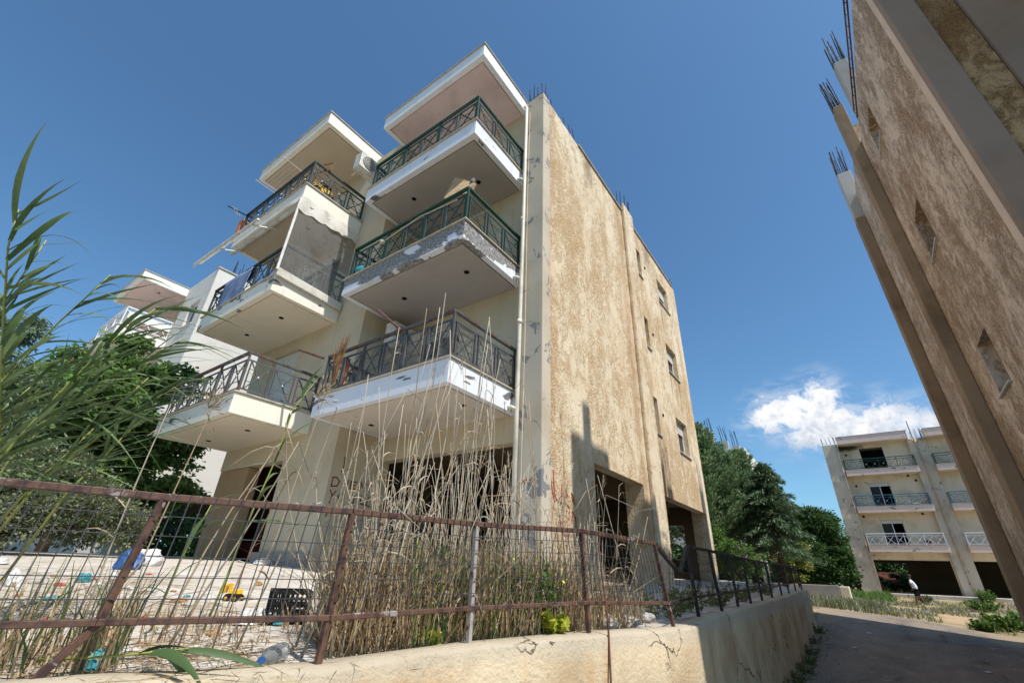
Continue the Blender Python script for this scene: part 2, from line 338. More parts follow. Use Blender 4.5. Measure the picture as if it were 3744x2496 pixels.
simple('graffiti', srgb(186, 96, 84), 0.95, 0.1, 0, 0.35, 26); simple('graffiti_dark', srgb(140, 82, 66), 0.95, 0.1, 0, 0.35, 26); simple('rubble', srgb(178, 172, 166), 0.95, 0.15, 0, 0.3, 9, 0.5)
simple('soffit_ring', srgb(150, 146, 140), 0.4, 0.5, 0.4); simple('knob', srgb(210, 208, 204), 0.35, 0.5, 0.5); simple('tile_red', srgb(96, 54, 42), 0.9, 0.2, 0, 0.3, 10)
simple('flower_purple', srgb(140, 112, 160), 0.8, 0.2, 0, 0.2, 10); simple('flower_yellow', srgb(226, 206, 80), 0.8, 0.2, 0, 0.2, 10); simple('flower_lilac', srgb(164, 158, 164), 0.9, 0.1, 0, 0.25, 10)
simple('awning_bar', srgb(226, 222, 214), 0.4, 0.45, 0, 0.2, 6)
# fabrics
def fabric(name, col, dark, transl=0.3, alpha=1.0, stripes=0.0):
    m, t, b, co = mat(name, 0.9, 0.1)
    n = t.noise(co, 2.4, 6, 0.65, 0.4); f = t.noise(co, 60, 3)
    c_ = t.mix(t.ramp(n, 0.42, 0.75), col, dark)
    t.set(b.inputs['Base Color'], c_); t.set(b.inputs['Normal'], t.bump(f, 0.2, 0.004))
    tr = t.new('ShaderNodeBsdfTranslucent'); t.set(tr.inputs[0], c_)
    mx = t.new('ShaderNodeMixShader'); mx.inputs[0].default_value = transl
    t.l.new(b.outputs[0], mx.inputs[1]); t.l.new(tr.outputs[0], mx.inputs[2]); last = mx.outputs[0]
    if alpha < 1:
        tp = t.new('ShaderNodeBsdfTransparent'); m2 = t.new('ShaderNodeMixShader')
        a_ = t.math('ADD', alpha-0.12, t.math('MULTIPLY', t.noise(t.map(co, (1, 1, 0.6)), 3.0, 6, 0.7), 0.3))
        t.set(m2.inputs[0], a_); t.l.new(tp.outputs[0], m2.inputs[1]); t.l.new(last, m2.inputs[2]); last = m2.outputs[0]
    t.l.new(last, t.n['Material Output'].inputs[0]); MT[name] = m; return m
fabric('awning', srgb(232, 227, 217), srgb(190, 180, 164), 0.25); fabric('screen', srgb(136, 134, 130), srgb(116, 113, 107), 0.3, 0.58); fabric('screen_clear', srgb(190, 190, 188), srgb(170, 168, 164), 0.4, 0.26)
fabric('denim', srgb(132, 148, 178), srgb(92, 108, 140), 0.1); fabric('netting', srgb(150, 146, 140), srgb(110, 106, 100), 0.3, 0.45)
# glass
m, t, b, co = mat('glass', 0.06, 0.6); b.inputs['Base Color'].default_value = (0.02, 0.025, 0.03, 1); MT['glass'] = m
m, t, b, co = mat('bottle_plastic', 0.12, 0.5); b.inputs['Base Color'].default_value = (0.8, 0.85, 0.88, 1); b.inputs['Transmission Weight'].default_value = 0.85; MT['bottle_plastic'] = m
# ground
def ground_mats():
    m, t, b, co = mat('yard_concrete', 0.92, 0.2)
    n = t.noise(co, 0.7, 6, 0.62, 0.3); n2 = t.noise(co, 3.2, 6, 0.65); f = t.noise(co, 42, 4, 0.6)
    c_ = t.mix(t.ramp(n, 0.36, 0.66), srgb(202, 195, 185), srgb(180, 168, 152))
    c_ = t.mix(t.math('MULTIPLY', t.ramp(n2, 0.52, 0.72), 0.65), c_, srgb(142, 118, 94))
    c_ = t.mix(t.math('MULTIPLY', t.ramp(t.noise(co, 9, 5, 0.7), 0.58, 0.72), 0.6), c_, srgb(112, 96, 82))
    cr = t.voro(t.map(co, (1, 1, 0)), 0.55, 'DISTANCE_TO_EDGE'); ck = t.math('SUBTRACT', 1.0, t.ramp(t.math('ADD', cr, t.math('MULTIPLY', t.math('SUBTRACT', n2, 0.5), 0.05)), 0.004, 0.014))
    c_ = t.mix(t.math('MULTIPLY', ck, 0.7), c_, srgb(88, 74, 62))
    t.set(b.inputs['Base Color'], c_); t.set(b.inputs['Normal'], t.bump(t.math('SUBTRACT', f, t.math('MULTIPLY', ck, 0.8)), 0.5, 0.012)); MT['yard_concrete'] = m
    m, t, b, co = mat('road', 0.93, 0.2)
    n = t.noise(t.map(co, (1.0, 0.45, 1)), 0.8, 6, 0.65, 0.4); n2 = t.noise(co, 2.6, 7, 0.7); f = t.voro(co, 48); f2 = t.noise(co, 90, 3); x_, y_, z_ = t.sep(co)
    c_ = t.mix(t.ramp(n, 0.35, 0.7), srgb(148, 134, 118), srgb(116, 105, 95))
    c_ = t.mix(t.math('MULTIPLY', t.ramp(n2, 0.56, 0.7), 0.7), c_, srgb(182, 164, 142))
    c_ = t.mix(t.math('MULTIPLY', t.ramp(f2, 0.52, 0.7), 0.7), c_, srgb(78, 72, 66)); c_ = t.mix(t.math('MULTIPLY', t.ramp(t.noise(co, 60, 2), 0.62, 0.7), 0.6), c_, srgb(196, 182, 162))
    cr = t.voro(t.map(co, (0.9, 0.5, 0)), 0.8, 'DISTANCE_TO_EDGE'); ck = t.math('MULTIPLY', t.ramp(n, 0.5, 0.6), t.math('SUBTRACT', 1.0, t.ramp(t.math('ADD', cr, t.math('MULTIPLY', t.math('SUBTRACT', n2, 0.5), 0.5)), 0.002, 0.010)))
    c_ = t.mix(t.math('MULTIPLY', ck, 0.4), c_, srgb(56, 50, 46))
    edge = t.math('MAXIMUM', t.math('SUBTRACT', 1.0, t.ramp(t.math('ADD', t.math('ADD', x_, 1.5), t.math('MULTIPLY', t.math('SUBTRACT', n2, 0.5), 1.6)), 0.0, 0.7)), t.ramp(t.math('ADD', t.math('SUBTRACT', x_, 2.2), t.math('MULTIPLY', t.math('SUBTRACT', n2, 0.5), 1.6)), 0.0, 0.6))
    c_ = t.mix(t.math('MULTIPLY', edge, 0.6), c_, srgb(164, 140, 112))
    t.set(b.inputs['Base Color'], c_); t.set(b.inputs['Normal'], t.bump(t.math('SUBTRACT', t.math('ADD', f, t.math('MULTIPLY', n2, 0.8)), ck), 0.7, 0.02)); MT['road'] = m
    m, t, b, co = mat('earth', 0.97, 0.1)
    n = t.noise(co, 0.5, 6, 0.65, 0.3); n2 = t.noise(co, 6, 6, 0.65); x_, y_, z_ = t.sep(co)
    near = t.math('MULTIPLY', t.math('MULTIPLY', t.ramp(x_, -9, -5), t.math('SUBTRACT', 1.0, t.ramp(x_, 14, 20))), t.math('MULTIPLY', t.ramp(y_, 14, 18), t.math('SUBTRACT', 1.0, t.ramp(y_, 50, 56))))
    sand = t.mix(t.ramp(n, 0.4, 0.65), srgb(176, 148, 116), srgb(128, 120, 88)); grass = t.mix(t.ramp(n, 0.4, 0.65), srgb(116, 104, 76), srgb(82, 84, 54))
    c_ = t.mix(near, grass, sand); c_ = t.mix(t.math('MULTIPLY', t.ramp(n2, 0.45, 0.7), t.math('ADD', 0.15, t.math('MULTIPLY', near, 0.35))), c_, srgb(172, 158, 136))
    t.set(b.inputs['Base Color'], c_); t.set(b.inputs['Normal'], t.bump(n2, 0.7, 0.06)); MT['earth'] = m
    m, t, b, co = mat('retaining', 0.93, 0.2)
    n = t.noise(co, 1.3, 6, 0.65, 0.4); n2 = t.noise(t.map(co, (3, 3, 0.5)), 1.5, 5, 0.6); f = t.noise(co, 34, 4, 0.65); x_, y_, z_ = t.sep(co)
    c_ = t.mix(t.ramp(n, 0.36, 0.66), srgb(204, 186, 156), srgb(176, 152, 120))
    c_ = t.mix(t.math('MULTIPLY', t.ramp(n2, 0.5, 0.72), 0.4), c_, srgb(184, 140, 92))
    c_ = t.mix(t.math('MULTIPLY', t.ramp(t.math('ADD', z_, t.math('MULTIPLY', n, 0.25)), -0.46, -0.30), 0.75), c_, srgb(176, 166, 148))
    wp = t.new('ShaderNodeVectorMath', operation='ADD'); wn_ = t.new('ShaderNodeTexNoise'); t.set(wn_.inputs['Vector'], co); wn_.inputs['Scale'].default_value = 3.5; wn_.inputs['Detail'].default_value = 6; sc_ = t.new('ShaderNodeVectorMath', operation='SCALE'); t.l.new(wn_.outputs['Color'], sc_.inputs[0]); sc_.inputs['Scale'].default_value = 0.5; t.set(wp.inputs[0], co); t.l.new(sc_.outputs[0], wp.inputs[1])
    wv = t.voro(t.map(wp.outputs[0], (1, 1, 0.8)), 1.0, 'DISTANCE_TO_EDGE'); ck = t.math('MULTIPLY', t.math('SUBTRACT', 1.0, t.ramp(wv, 0.001, 0.009)), t.ramp(t.noise(co, 0.8, 2), 0.46, 0.54))
    c_ = t.mix(t.math('MULTIPLY', ck, 0.9), c_, srgb(62, 46, 34))
    c_ = t.mix(t.math('MULTIPLY', t.ramp(f, 0.58, 0.74), 0.4), c_, srgb(110, 88, 62))
    t.set(b.inputs['Base Color'], c_); t.set(b.inputs['Normal'], t.bump(t.math('SUBTRACT', t.math('ADD', f, n), t.math('MULTIPLY', ck, 1.2)), 0.6, 0.025)); MT['retaining'] = m
ground_mats()
# plants
def leafmat(name, cols, transl=0.35, rough=0.5, spec=0.35):
    m, t, b, co = mat(name, rough, spec)
    ge = t.new('ShaderNodeNewGeometry'); oi = t.new('ShaderNodeObjectInfo'); rp = t.math('FRACT', t.math('ADD', ge.outputs['Random Per Island'], oi.outputs['Random']))
    cr = t.new('ShaderNodeValToRGB'); t.l.new(rp, cr.inputs[0]); e = cr.color_ramp.elements
    for i, c_ in enumerate(cols):
        p = i/(len(cols)-1)
        if i == 0: e[0].position = 0; e[0].color = c_
        elif i == len(cols)-1: e[len(e)-1].position = 1; e[len(e)-1].color = c_
        else: ne = e.new(p); ne.color = c_
    n = t.noise(co, 9, 3); c2 = t.mix(t.math('MULTIPLY', t.ramp(n, 0.4, 0.8), 0.3), cr.outputs[0], cols[0])
    t.set(b.inputs['Base Color'], c2)
    tr = t.new('ShaderNodeBsdfTranslucent'); t.set(tr.inputs[0], c2); mx = t.new('ShaderNodeMixShader'); mx.inputs[0].default_value = transl
    t.l.new(b.outputs[0], mx.inputs[1]); t.l.new(tr.outputs[0], mx.inputs[2]); t.l.new(mx.outputs[0], t.n['Material Output'].inputs[0])
    MT[name] = m; return m
leafmat('leaf_reed', [srgb(68, 92, 56), srgb(94, 118, 72), srgb(120, 138, 92), srgb(82, 104, 68)], 0.35)
leafmat('stem_reed', [srgb(140, 148, 70), srgb(164, 160, 84)], 0.05)
leafmat('leaf_mulberry', [srgb(78, 106, 52), srgb(104, 134, 68), srgb(126, 154, 82), srgb(94, 122, 60)], 0.45)
leafmat('leaf_silver', [srgb(86, 96, 70), srgb(116, 124, 92), srgb(146, 150, 118), srgb(96, 106, 66)], 0.25)
leafmat('leaf_willow', [srgb(82, 100, 76), srgb(108, 126, 96), srgb(130, 146, 112)], 0.3)
leafmat('leaf_conifer', [srgb(88, 114, 82), srgb(116, 142, 98), srgb(144, 164, 110), srgb(122, 148, 118)], 0.45)
leafmat('leaf_cedar', [srgb(74, 96, 70), srgb(92, 114, 80), srgb(112, 132, 92)], 0.3)
leafmat('leaf_broad', [srgb(44, 68, 30), srgb(64, 92, 42), srgb(84, 112, 54)], 0.3)
leafmat('leaf_weed', [srgb(92, 104, 54), srgb(116, 124, 70), srgb(140, 138, 90), srgb(150, 142, 96)], 0.3)
leafmat('leaf_green', [srgb(72, 104, 42), srgb(96, 128, 58), srgb(120, 146, 70)], 0.35)
leafmat('leaf_yellow', [srgb(176, 186, 64), srgb(206, 206, 92)], 0.4)
leafmat('leaf_olive', [srgb(110, 124, 56), srgb(150, 152, 74), srgb(128, 138, 66)], 0.3)
leafmat('dry', [srgb(150, 126, 92), srgb(178, 154, 120), srgb(196, 178, 148), srgb(120, 94, 62), srgb(160, 136, 102)], 0.12, 0.75, 0.2)
leafmat('dry_stalk', [srgb(164, 148, 124), srgb(190, 180, 162), srgb(156, 128, 94), srgb(174, 162, 142), srgb(140, 130, 116)], 0.0, 0.6, 0.3)
simple('bark', srgb(96, 78, 62), 0.95, 0.1, 0, 0.3, 14, 0.6)
# ================================================================== terrain, road, yard
GY = [-40, 9, 12, 17.5, 19.2, 22, 26, 32, 37, 43, 46, 48.5, 80]
GL = [-1.62, -1.6, -1.50, -1.07, -0.86, -0.78, -0.78, -0.76, -0.74, -0.95, -0.70, -0.52, -0.5]
GR = [-1.62, -1.6, -1.56, -1.28, -1.22, -1.13, -1.06, -1.02, -1.02, -1.03, -0.78, -0.52, -0.5]
def gz(x, y):
    k = min(1.0, max(0.0, (x+1.64)/4.44)); return lerp(interp(y, GY, GL), interp(y, GY, GR), k)
def grid_sheet(name, xs, y0f, y1f, ny, zf, m, kind='structure', jit=0.0):
    V = []; F = []
    for i, x in enumerate(xs):
        for j in range(ny+1):
            y = lerp(y0f(x), y1f(x), j/ny); V.append((x, y, zf(x, y)+(rnd.uniform(-jit, jit) if jit else 0)))
    n = ny+1
    for i in range(len(xs)-1):
        for j in range(ny): F.append((i*n+j, (i+1)*n+j, (i+1)*n+j+1, i*n+j+1))
    o = npmesh(name, np.array(V), np.array(F), m, None, True); tag(o, kind=kind); return o
xs = [-900, -300, -120, -60, -30, -15, -8, -5] + [x*0.5 for x in range(-7, 10)] + [6, 8, 12, 20, 40, 80, 160, 400, 900]
ys_t = [-300, -60, -20, -8, 0, 5, 9] + [9+k*0.75 for k in range(1, 54)] + [52, 60, 80, 120, 200, 400, 1500, 3000]
V = []; F = []
for x in xs:
    for y in ys_t: V.append((x, y, gz(x, y)))
n = len(ys_t)
for i in range(len(xs)-1):
    for j in range(n-1): F.append((i*n+j, (i+1)*n+j, (i+1)*n+j+1, i*n+j+1))
tag(npmesh('ground', np.array(V), np.array(F), MT['earth'], None, True), 'bare sandy earth with thin weeds around the buildings', kind='structure')
rx = [-6, -4, -2.6, -1.63, -1.62] + [-1.5+k*0.4 for k in range(0, 12)] + [3.3, 3.31, 4.5, 7, 11, 16]
def ry0(x): return -8 if -1.625 < x < 3.305 else (18.0 if x < 0 else 18.9)
def ry1(x): return interp(x, [-6, -2, 0.9, 2.9, 6, 16], [22.4, 22.0, 22.6, 20.9, 20.6, 20.6])
tag(grid_sheet('road', rx, ry0, ry1, 60, lambda x, y: gz(x, y)+0.012, MT['road']), 'worn grey concrete lane between the buildings')

# fence line: (x, y, z of wall top, z of fence top)
FP = [(-3.25, -0.75, -0.47, 0.25), (-2.75, 0.82, -0.46, 0.26), (-2.34, 1.65, -0.45, 0.27), (-2.21, 2.66, -0.43, 0.29), (-1.85, 3.67, -0.40, 0.32), (-1.60, 4.96, -0.42, 0.30),
      (-1.645, 6.0, -0.385, 0.335), (-1.65, 7.15, -0.37, 0.345), (-1.64, 8.1, -0.345, 0.33), (-1.64, 9.1, -0.335, 0.33), (-1.64, 10.2, -0.32, 0.33), (-1.64, 11.4, -0.30, 0.34), (-1.64, 12.8, -0.27, 0.36), (-1.64, 14.1, -0.24, 0.38), (-1.64, 15.6, -0.21, 0.40), (-1.64, 17.2, -0.19, 0.42)]
WL = []   # dense wall line
def wl_point(s):   # s in post units
    i = min(int(s), len(FP)-2); k = s-i
    a, b = FP[i], FP[i+1]; return tuple(lerp(a[j], b[j], k) for j in range(4))
S_END = len(FP)-1
for k in range(0, S_END*14+1): WL.append(wl_point(k/14))
WLA = np.array([(p[0], p[1]) for p in WL])
def fence_dist(x, y): return float(np.min(np.hypot(WLA[:,0]-x, WLA[:,1]-y)))
def yz(x, y):
    i = int(np.argmin(np.hypot(WLA[:,0]-x, WLA[:,1]-y))); d = fence_dist(x, y)
    return min(-0.03, WL[i][2]-0.025+0.05*d)
V = []; F = []; tt = [0, 0.004, 0.01, 0.02, 0.03, 0.045, 0.06, 0.08, 0.1, 0.13, 0.16, 0.2, 0.25, 0.3, 0.38, 0.5, 0.7, 1.0]
YL = [(-3.6, -2.4, -0.47, 0)] + WL + [(-1.66, 18.4, -0.2, 0)]
for i, p in enumerate(YL):
    p = (p[0]-0.085, p[1]+(0.03 if i < 40 else 0.0))+tuple(p[2:])
    q = (-60, lerp(-60, 60, i/(len(YL)-1)))
    for k in tt:
        x = lerp(p[0], q[0], k); y = lerp(p[1], q[1], k); V.append((x, y, yz(x, y)+0.008*mnoise.noise((x*1.3, y*1.3, 0))))
n = len(tt)
for i in range(len(YL)-1):
    for j in range(n-1): F.append((i*n+j, (i+1)*n+j, (i+1)*n+j+1, i*n+j+1))
tag(npmesh('yard', np.array(V), np.array(F), MT['yard_concrete'], None, True), 'cracked pale concrete yard in front of the flats', kind='structure')

# retaining wall under the fence
V = []; F = []; WN = 9
def side(i):
    a = WL[max(0, i-1)]; b = WL[min(len(WL)-1, i+1)]; d = Vector((b[0]-a[0], b[1]-a[1], 0)).normalized(); return Vector((d.y, -d.x, 0))
for i, p in enumerate(WL):
    n_ = side(i); c = Vector((p[0], p[1], 0)); base = gz(p[0]+0.2, p[1])-0.15; zt = p[2]
    nz = 0.02*mnoise.noise((p[0]*2, p[1]*2, 3)); ch = 0.035*max(0, mnoise.noise((p[0]*5, p[1]*5, 9))-0.15); prof = [(-0.12, base), (-0.12, zt-0.02), (-0.10, zt), (0.04, zt+0.006+nz), (0.132-ch, zt+nz), (0.146, zt-0.016-ch+nz), (0.15, lerp(zt, base, 0.3)), (0.155, lerp(zt, base, 0.65)), (0.16, base)]
    for (o_, z_) in prof:
        q = c+n_*(o_+0.012*mnoise.noise((p[0]*3, p[1]*3, z_*4))+0.006*mnoise.noise((p[0]*11, p[1]*11, z_*9))); V.append((q.x, q.y, z_))
for i in range(len(WL)-1):
    for j in range(WN-1): F.append((i*WN+j, i*WN+j+1, (i+1)*WN+j+1, (i+1)*WN+j))
e = len(WL)-1
wo = npmesh('retaining_wall', np.array(V), np.array(F), MT['retaining'], None, False)
me = wo.data
tag(wo, 'low tan rendered retaining wall along the lane below the rusty fence', 'wall')
capmb = MB(); cpts = V[e*WN:(e+1)*WN]; capmb.add(cpts, [tuple(range(WN))]); capmb.build('end_face', MT['retaining'], wo)

# ------------------------------------------------------------------ rusty wire fence
fence = thing('wire_fence', 'rusty tube fence with square wire mesh on top of the retaining wall', 'fence', (0,0,0))
def fpt(i): p = FP[i]; return Vector((p[0], p[1], p[2])), Vector((p[0], p[1], p[3]))
lean = {1: Vector((0.02, 0.05, 0)), 2: Vector((0.01, 0.03, 0)), 3: Vector((0,0,0)), 4: Vector((-0.02, -0.04, 0)), 5: Vector((-0.07, -0.12, 0)), 6: Vector((-0.02, -0.05, 0)), 7: Vector((-0.03, -0.1, 0))}
TOP = []; BOT = []; tw = 0.032
for i in range(len(FP)):
    b_, t_ = fpt(i); t_ = t_+lean.get(i, Vector((0, -0.03, 0))); TOP.append(t_); k = 0.2/(t_.z-b_.z)
    BOT.append(b_.lerp(t_, k))
    mb = MB(); far = i >= 6
    if i == 1:
        kn = Vector((FP[1][0]-0.005, FP[1][1]-0.01, -0.27)); mb.bar(kn+Vector((0,0,-0.006)), t_, tw, tw, (1,0,0)); mb.bar(kn+Vector((-0.03,-0.16,-0.23)), kn, tw, tw*0.8, (1,0,0))
    else: mb.bar(b_-Vector((0,0,0.06)), t_+Vector((0,0,-0.01)), tw if not far else 0.036, tw if not far else 0.036, (1,0,0))
    mb.build('post', (MT['fence_grey'] if i == 3 else MT['fence_rust']) if not far else MT['fence_dark'], fence, bevel=0.004)
for i in range(len(FP)-1):
    far = i >= 5; m_ = MT['fence_dark'] if far else MT['fence_rust']
    a, b = TOP[i], TOP[i+1]; mb = MB()
    if i == 5:
        k1 = a.lerp(b, 0.62)+Vector((0.02, 0, -0.26)); k0 = a.lerp(b, 0.52)+Vector((0.02, 0, -0.25))
        mb.bar(a, k0, 0.04); mb.bar(k0+Vector((0,0,0.002)), k1, 0.037); mb.bar(k1, b, 0.04)
    else: mb.bar(a, b, 0.034 if not far else 0.033)
    mb.build('top_rail', m_, fence, bevel=0.004)
    a, b = BOT[i], BOT[i+1]
    sag = Vector((0.012, 0, 0)) 
    MB().bar(a+sag, b+sag, 0.028 if not far else 0.027).build('bottom_rail', m_, fence, bevel=0.004)
    # welded mesh of the bay
    mb = MB(); L = (TOP[i+1]-TOP[i]).length; nv = int(L/(0.055 if not far else 0.06)); nh = 6; wr = 0.0028 if not far else 0.0022
    off = side(min(len(WL)-1, i*14+7))*0.024
    def pt(u, v):
        tp = TOP[i].lerp(TOP[i+1], u); bt = BOT[i].lerp(BOT[i+1], u)
        if i == 5:
            d_ = 0.27*max(0, 1-abs(u-0.57)/0.5); tp = tp-Vector((-0.02-0.10*v, 0, d_)); off2 = Vector((0.16*math.sin(v*3.1)*max(0, 1-abs(u-0.57)/0.5), 0, 0))
        else: off2 = Vector((0.012*math.sin(u*5+i), 0, 0))*math.sin(v*math.pi)
        return bt.lerp(tp, v)+off+off2
    for k in range(1, nv):
        mb.tube([pt(k/nv, -0.03+1.06*q/6) for q in range(7)], wr, 4, False)
    for k in range(1, nh): mb.tube([pt(q/10, k/nh) for q in range(11)], wr, 4, False)
    tag(mb.build('wire_mesh', MT['wire'] if not far else MT['wire_dark'], fence), kind='stuff')
rod = MB().tube([(-1.78, 3.76, 0.24), (-1.70, 3.70, -0.30), (-1.66, 3.60, -0.98)], 0.008, 6).build('steel_rod', MT['rust_pipe'])
tag(rod, 'bent rusty steel rod hanging down over the face of the retaining wall', 'rod')
# ================================================================== building kit
def slab(parent, name, x0, x1, y0, y1, zt, th, mf, ms, trim=True, sides='frl', groove=0.13):
    """slab with painted edge, drip groove in the soffit and a thin stone lip on top"""
    mb = MB(); zb = zt-th; g = groove; gw = 0.025; e = 0.0
    mb.add([(x0,y0,zb),(x1,y0,zb),(x1,y1,zb),(x0,y1,zb),(x0,y0,zt),(x1,y0,zt),(x1,y1,zt),(x0,y1,zt)],
           [(4,5,6,7),(0,1,5,4),(1,2,6,5),(2,3,7,6),(3,0,4,7)])
    # underside: outer border ring
    mb.add([(x0,y0,zb),(x1,y0,zb),(x1,y1,zb),(x0,y1,zb),(x0+g,y0+g,zb),(x1-g,y0+g,zb),(x1-g,y1,zb),(x0+g,y1,zb)],
           [(0,4,5,1),(1,5,6,2),(3,7,4,0)])
    o = mb.build(name, mf, parent, bevel=0.012)
    s = MB()
    s.add([(x0+g,y0+g,zb),(x1-g,y0+g,zb),(x1-g,y1,zb),(x0+g,y1,zb),(x0+g,y0+g,zb+gw),(x1-g,y0+g,zb+gw),(x1-g,y1,zb+gw),(x0+g,y1,zb+gw)],
          [(0,1,5,4),(1,2,6,5),(3,0,4,7)])
    i = g+0.03; s.add([(x0+i,y0+i,zb-0.003),(x1-i,y0+i,zb-0.003),(x1-i,y1,zb-0.003),(x0+i,y1,zb-0.003),(x0+i,y0+i,zb+gw),(x1-i,y0+i,zb+gw),(x1-i,y1,zb+gw),(x0+i,y1,zb+gw)],
                      [(0,3,2,1),(0,1,5,4),(1,2,6,5),(3,0,4,7)])
    s.add([(x0+g,y0+g,zb+gw),(x1-g,y0+g,zb+gw),(x1-g,y1,zb+gw),(x0+g,y1,zb+gw)], [(0,1,2,3)])
    s.build('soffit', ms, o)
    if trim:
        l = 0.035
        MB().box(x0-l, x1+l, y0-l, y0+0.22, zt+0.002, zt+0.034).build('stone_lip', MT['marble_edge'], o, bevel=0.005)
        MB().box(x1-0.2, x1+l, y0+0.222, y1, zt+0.002, zt+0.034).build('stone_lip', MT['marble_edge'], o, bevel=0.005)
        MB().box(x0-l, x0+0.2, y0+0.222, y1, zt+0.002, zt+0.034).build('stone_lip', MT['marble_edge'], o, bevel=0.005)
    return o
def soffit_lights(o, pts, zb):
    for (x, y) in pts:
        MB().lathe([(0.05, -0.012), (0.06, -0.012), (0.06, 0.0), (0.05, 0.0)], (x, y, zb-0.003), 14).build('soffit_light', MT['dark_hole'], o)
def rail_run(parent, p0, p1, z, h, n, mr, mb_, knob=True, detail=True, post_every=2, posts=True):
    p0 = Vector((p0[0], p0[1], z)); p1 = Vector((p1[0], p1[1], z)); d = (p1-p0); L = d.length; d.normalize(); Z = Vector((0,0,1)); sd = d.cross(Z)
    MB().bar(p0-d*0.02+Z*h, p1+d*0.02+Z*h, 0.07, 0.055).build('handrail', mr, parent, bevel=0.006)
    MB().bar(p0+Z*(h-0.17), p1+Z*(h-0.17), 0.022, 0.036).build('upper_rail', mb_, parent)
    MB().bar(p0+Z*0.09, p1+Z*0.09, 0.022, 0.036).build('lower_rail', mb_, parent)
    w_ = L/n; br = None; upr = None; post = None
    for i in range(n+1):
        if posts and (i % post_every == 0 or i == n):
            c = p0+d*(w_*i)
            q = MB().bar(c, c+Z*(h-0.026), 0.042, 0.042, d).build('post', mr, parent)
    for i in range(n):
        a = p0+d*(w_*i+0.05); b = p0+d*(w_*(i+1)-0.05)
        if detail:
            for c in (a, b):
                if upr is None:
                    me = MB().bar(Vector((0,0,0.106)), Vector((0,0,h-0.188)), 0.040, 0.018, (1,0,0)); upr = me.build('upright', mb_, parent); o = upr
                else: o = link('upright', upr.data, parent)
                o.location = c; o.rotation_euler = (0, 0, math.atan2(d.y, d.x))
        if br is None:
            hw = (b-a).length/2-0.012; z0 = 0.11; z1 = h-0.19; zc = (z0+z1)/2; m2 = MB()
            m2.bar((-hw,0,z0), (hw,0,z1), 0.026, 0.016, (0,1,0)); m2.bar((-hw,0.018,z1), (hw,0.018,z0), 0.026, 0.016, (0,1,0)); 
            if detail: m2.bar((-hw,0.009,zc+0.14), (hw,0.009,zc+0.14), 0.012, 0.012); m2.bar((-hw,0.009,zc-0.14), (hw,0.009,zc-0.14), 0.012, 0.012)
            br = m2.build('cross_brace', mb_, parent); o = br
        else: o = link('cross_brace', br.data, parent)
        c = (a+b)/2; o.location = (c.x, c.y, z); o.rotation_euler = (0, 0, math.atan2(d.y, d.x))
        if knob:
            k = MB(); k.lathe([(0.0,-0.03),(0.022,-0.02),(0.03,0),(0.022,0.02),(0.0,0.03)], (c.x, c.y, z+(0.11+h-0.19)/2), 8); k.build('rosette', MT['knob'], parent, True)
def railing(bal, x0, x1, y0, y1, zt, h, nf, ns, mr, mb_, knob=False, sides='frl', detail=True):
    i = 0.07; a = (x0+i, y0+i); b = (x1-i, y0+i)
    rail_run(bal, a, b, zt+0.035, h, nf, mr, mb_, knob, detail)
    if 'r' in sides: rail_run(bal, (x1-i, y0+i+0.03), (x1-i, y1-0.03), zt+0.035, h, ns, mr, mb_, knob, detail, posts=False)
    if 'l' in sides: rail_run(bal, (x0+i, y0+i+0.03), (x0+i, y1-0.03), zt+0.035, h, ns, mr, mb_, knob, detail, posts=False)
    for xx in ((x1-i) if 'r' in sides else None, (x0+i) if 'l' in sides else None):
        if xx is not None: MB().bar((xx, y1-0.05, zt+0.035), (xx, y1-0.05, zt+0.035+h-0.03), 0.035, 0.035, (1,0,0)).build('post', mr, bal)
def window_x(parent, X, ya, yb, za, zb, inner=-1, kind='two'):
    """window set into a wall whose outer face is x = X and whose inside is towards inner*x"""
    w_ = MB(); d = X+inner*0.17; f = 0.055; e = inner*0.05
    xa, xb = sorted((d, d+e))
    for (a, b, c, g) in ((ya, yb, za, za+f), (ya, yb, zb-f, zb), (ya, ya+f, za+f, zb-f), (yb-f, yb, za+f, zb-f)): w_.box(xa, xb, a, b, c, g)
    if kind == 'two': w_.box(xa, xb, (ya+yb)/2-0.035, (ya+yb)/2+0.035, za+f, zb-f)
    o = w_.build('window', MT['pvc'], parent, bevel=0.004)
    g_ = d+inner*0.03; xg = sorted((g_, g_+inner*0.012))
    if kind == 'two':
        MB().box(xg[0], xg[1], ya+f, (ya+yb)/2-0.035, za+f, zb-f).build('pane', MT['glass'], o); MB().box(xg[0], xg[1], (ya+yb)/2+0.035, yb-f, za+f, zb-f).build('pane', MT['glass'], o)
        z1 = zb-f; z0 = zb-(zb-za)*rnd.uniform(0.25, 0.5); nsl = max(3, int((z1-z0)/0.06)); xs_ = sorted((d-inner*0.015, d-inner*0.035))
        for k in range(nsl): MB().box(xs_[0], xs_[1], ya+f, yb-f, z0+k*(z1-z0)/nsl+0.004, z0+(k+1)*(z1-z0)/nsl).build('shutter_slat', MT['shutter'], o)
    else: MB().box(xg[0], xg[1], ya+f, yb-f, za+f, zb-f).build('pane', MT['glass'], o)
    xs_ = sorted((X-inner*0.05, X+inner*0.165)); MB().box(xs_[0], xs_[1], ya-0.05, yb+0.05, za-0.035, za-0.004).build('sill', MT['sill'], o, bevel=0.004)
    return o
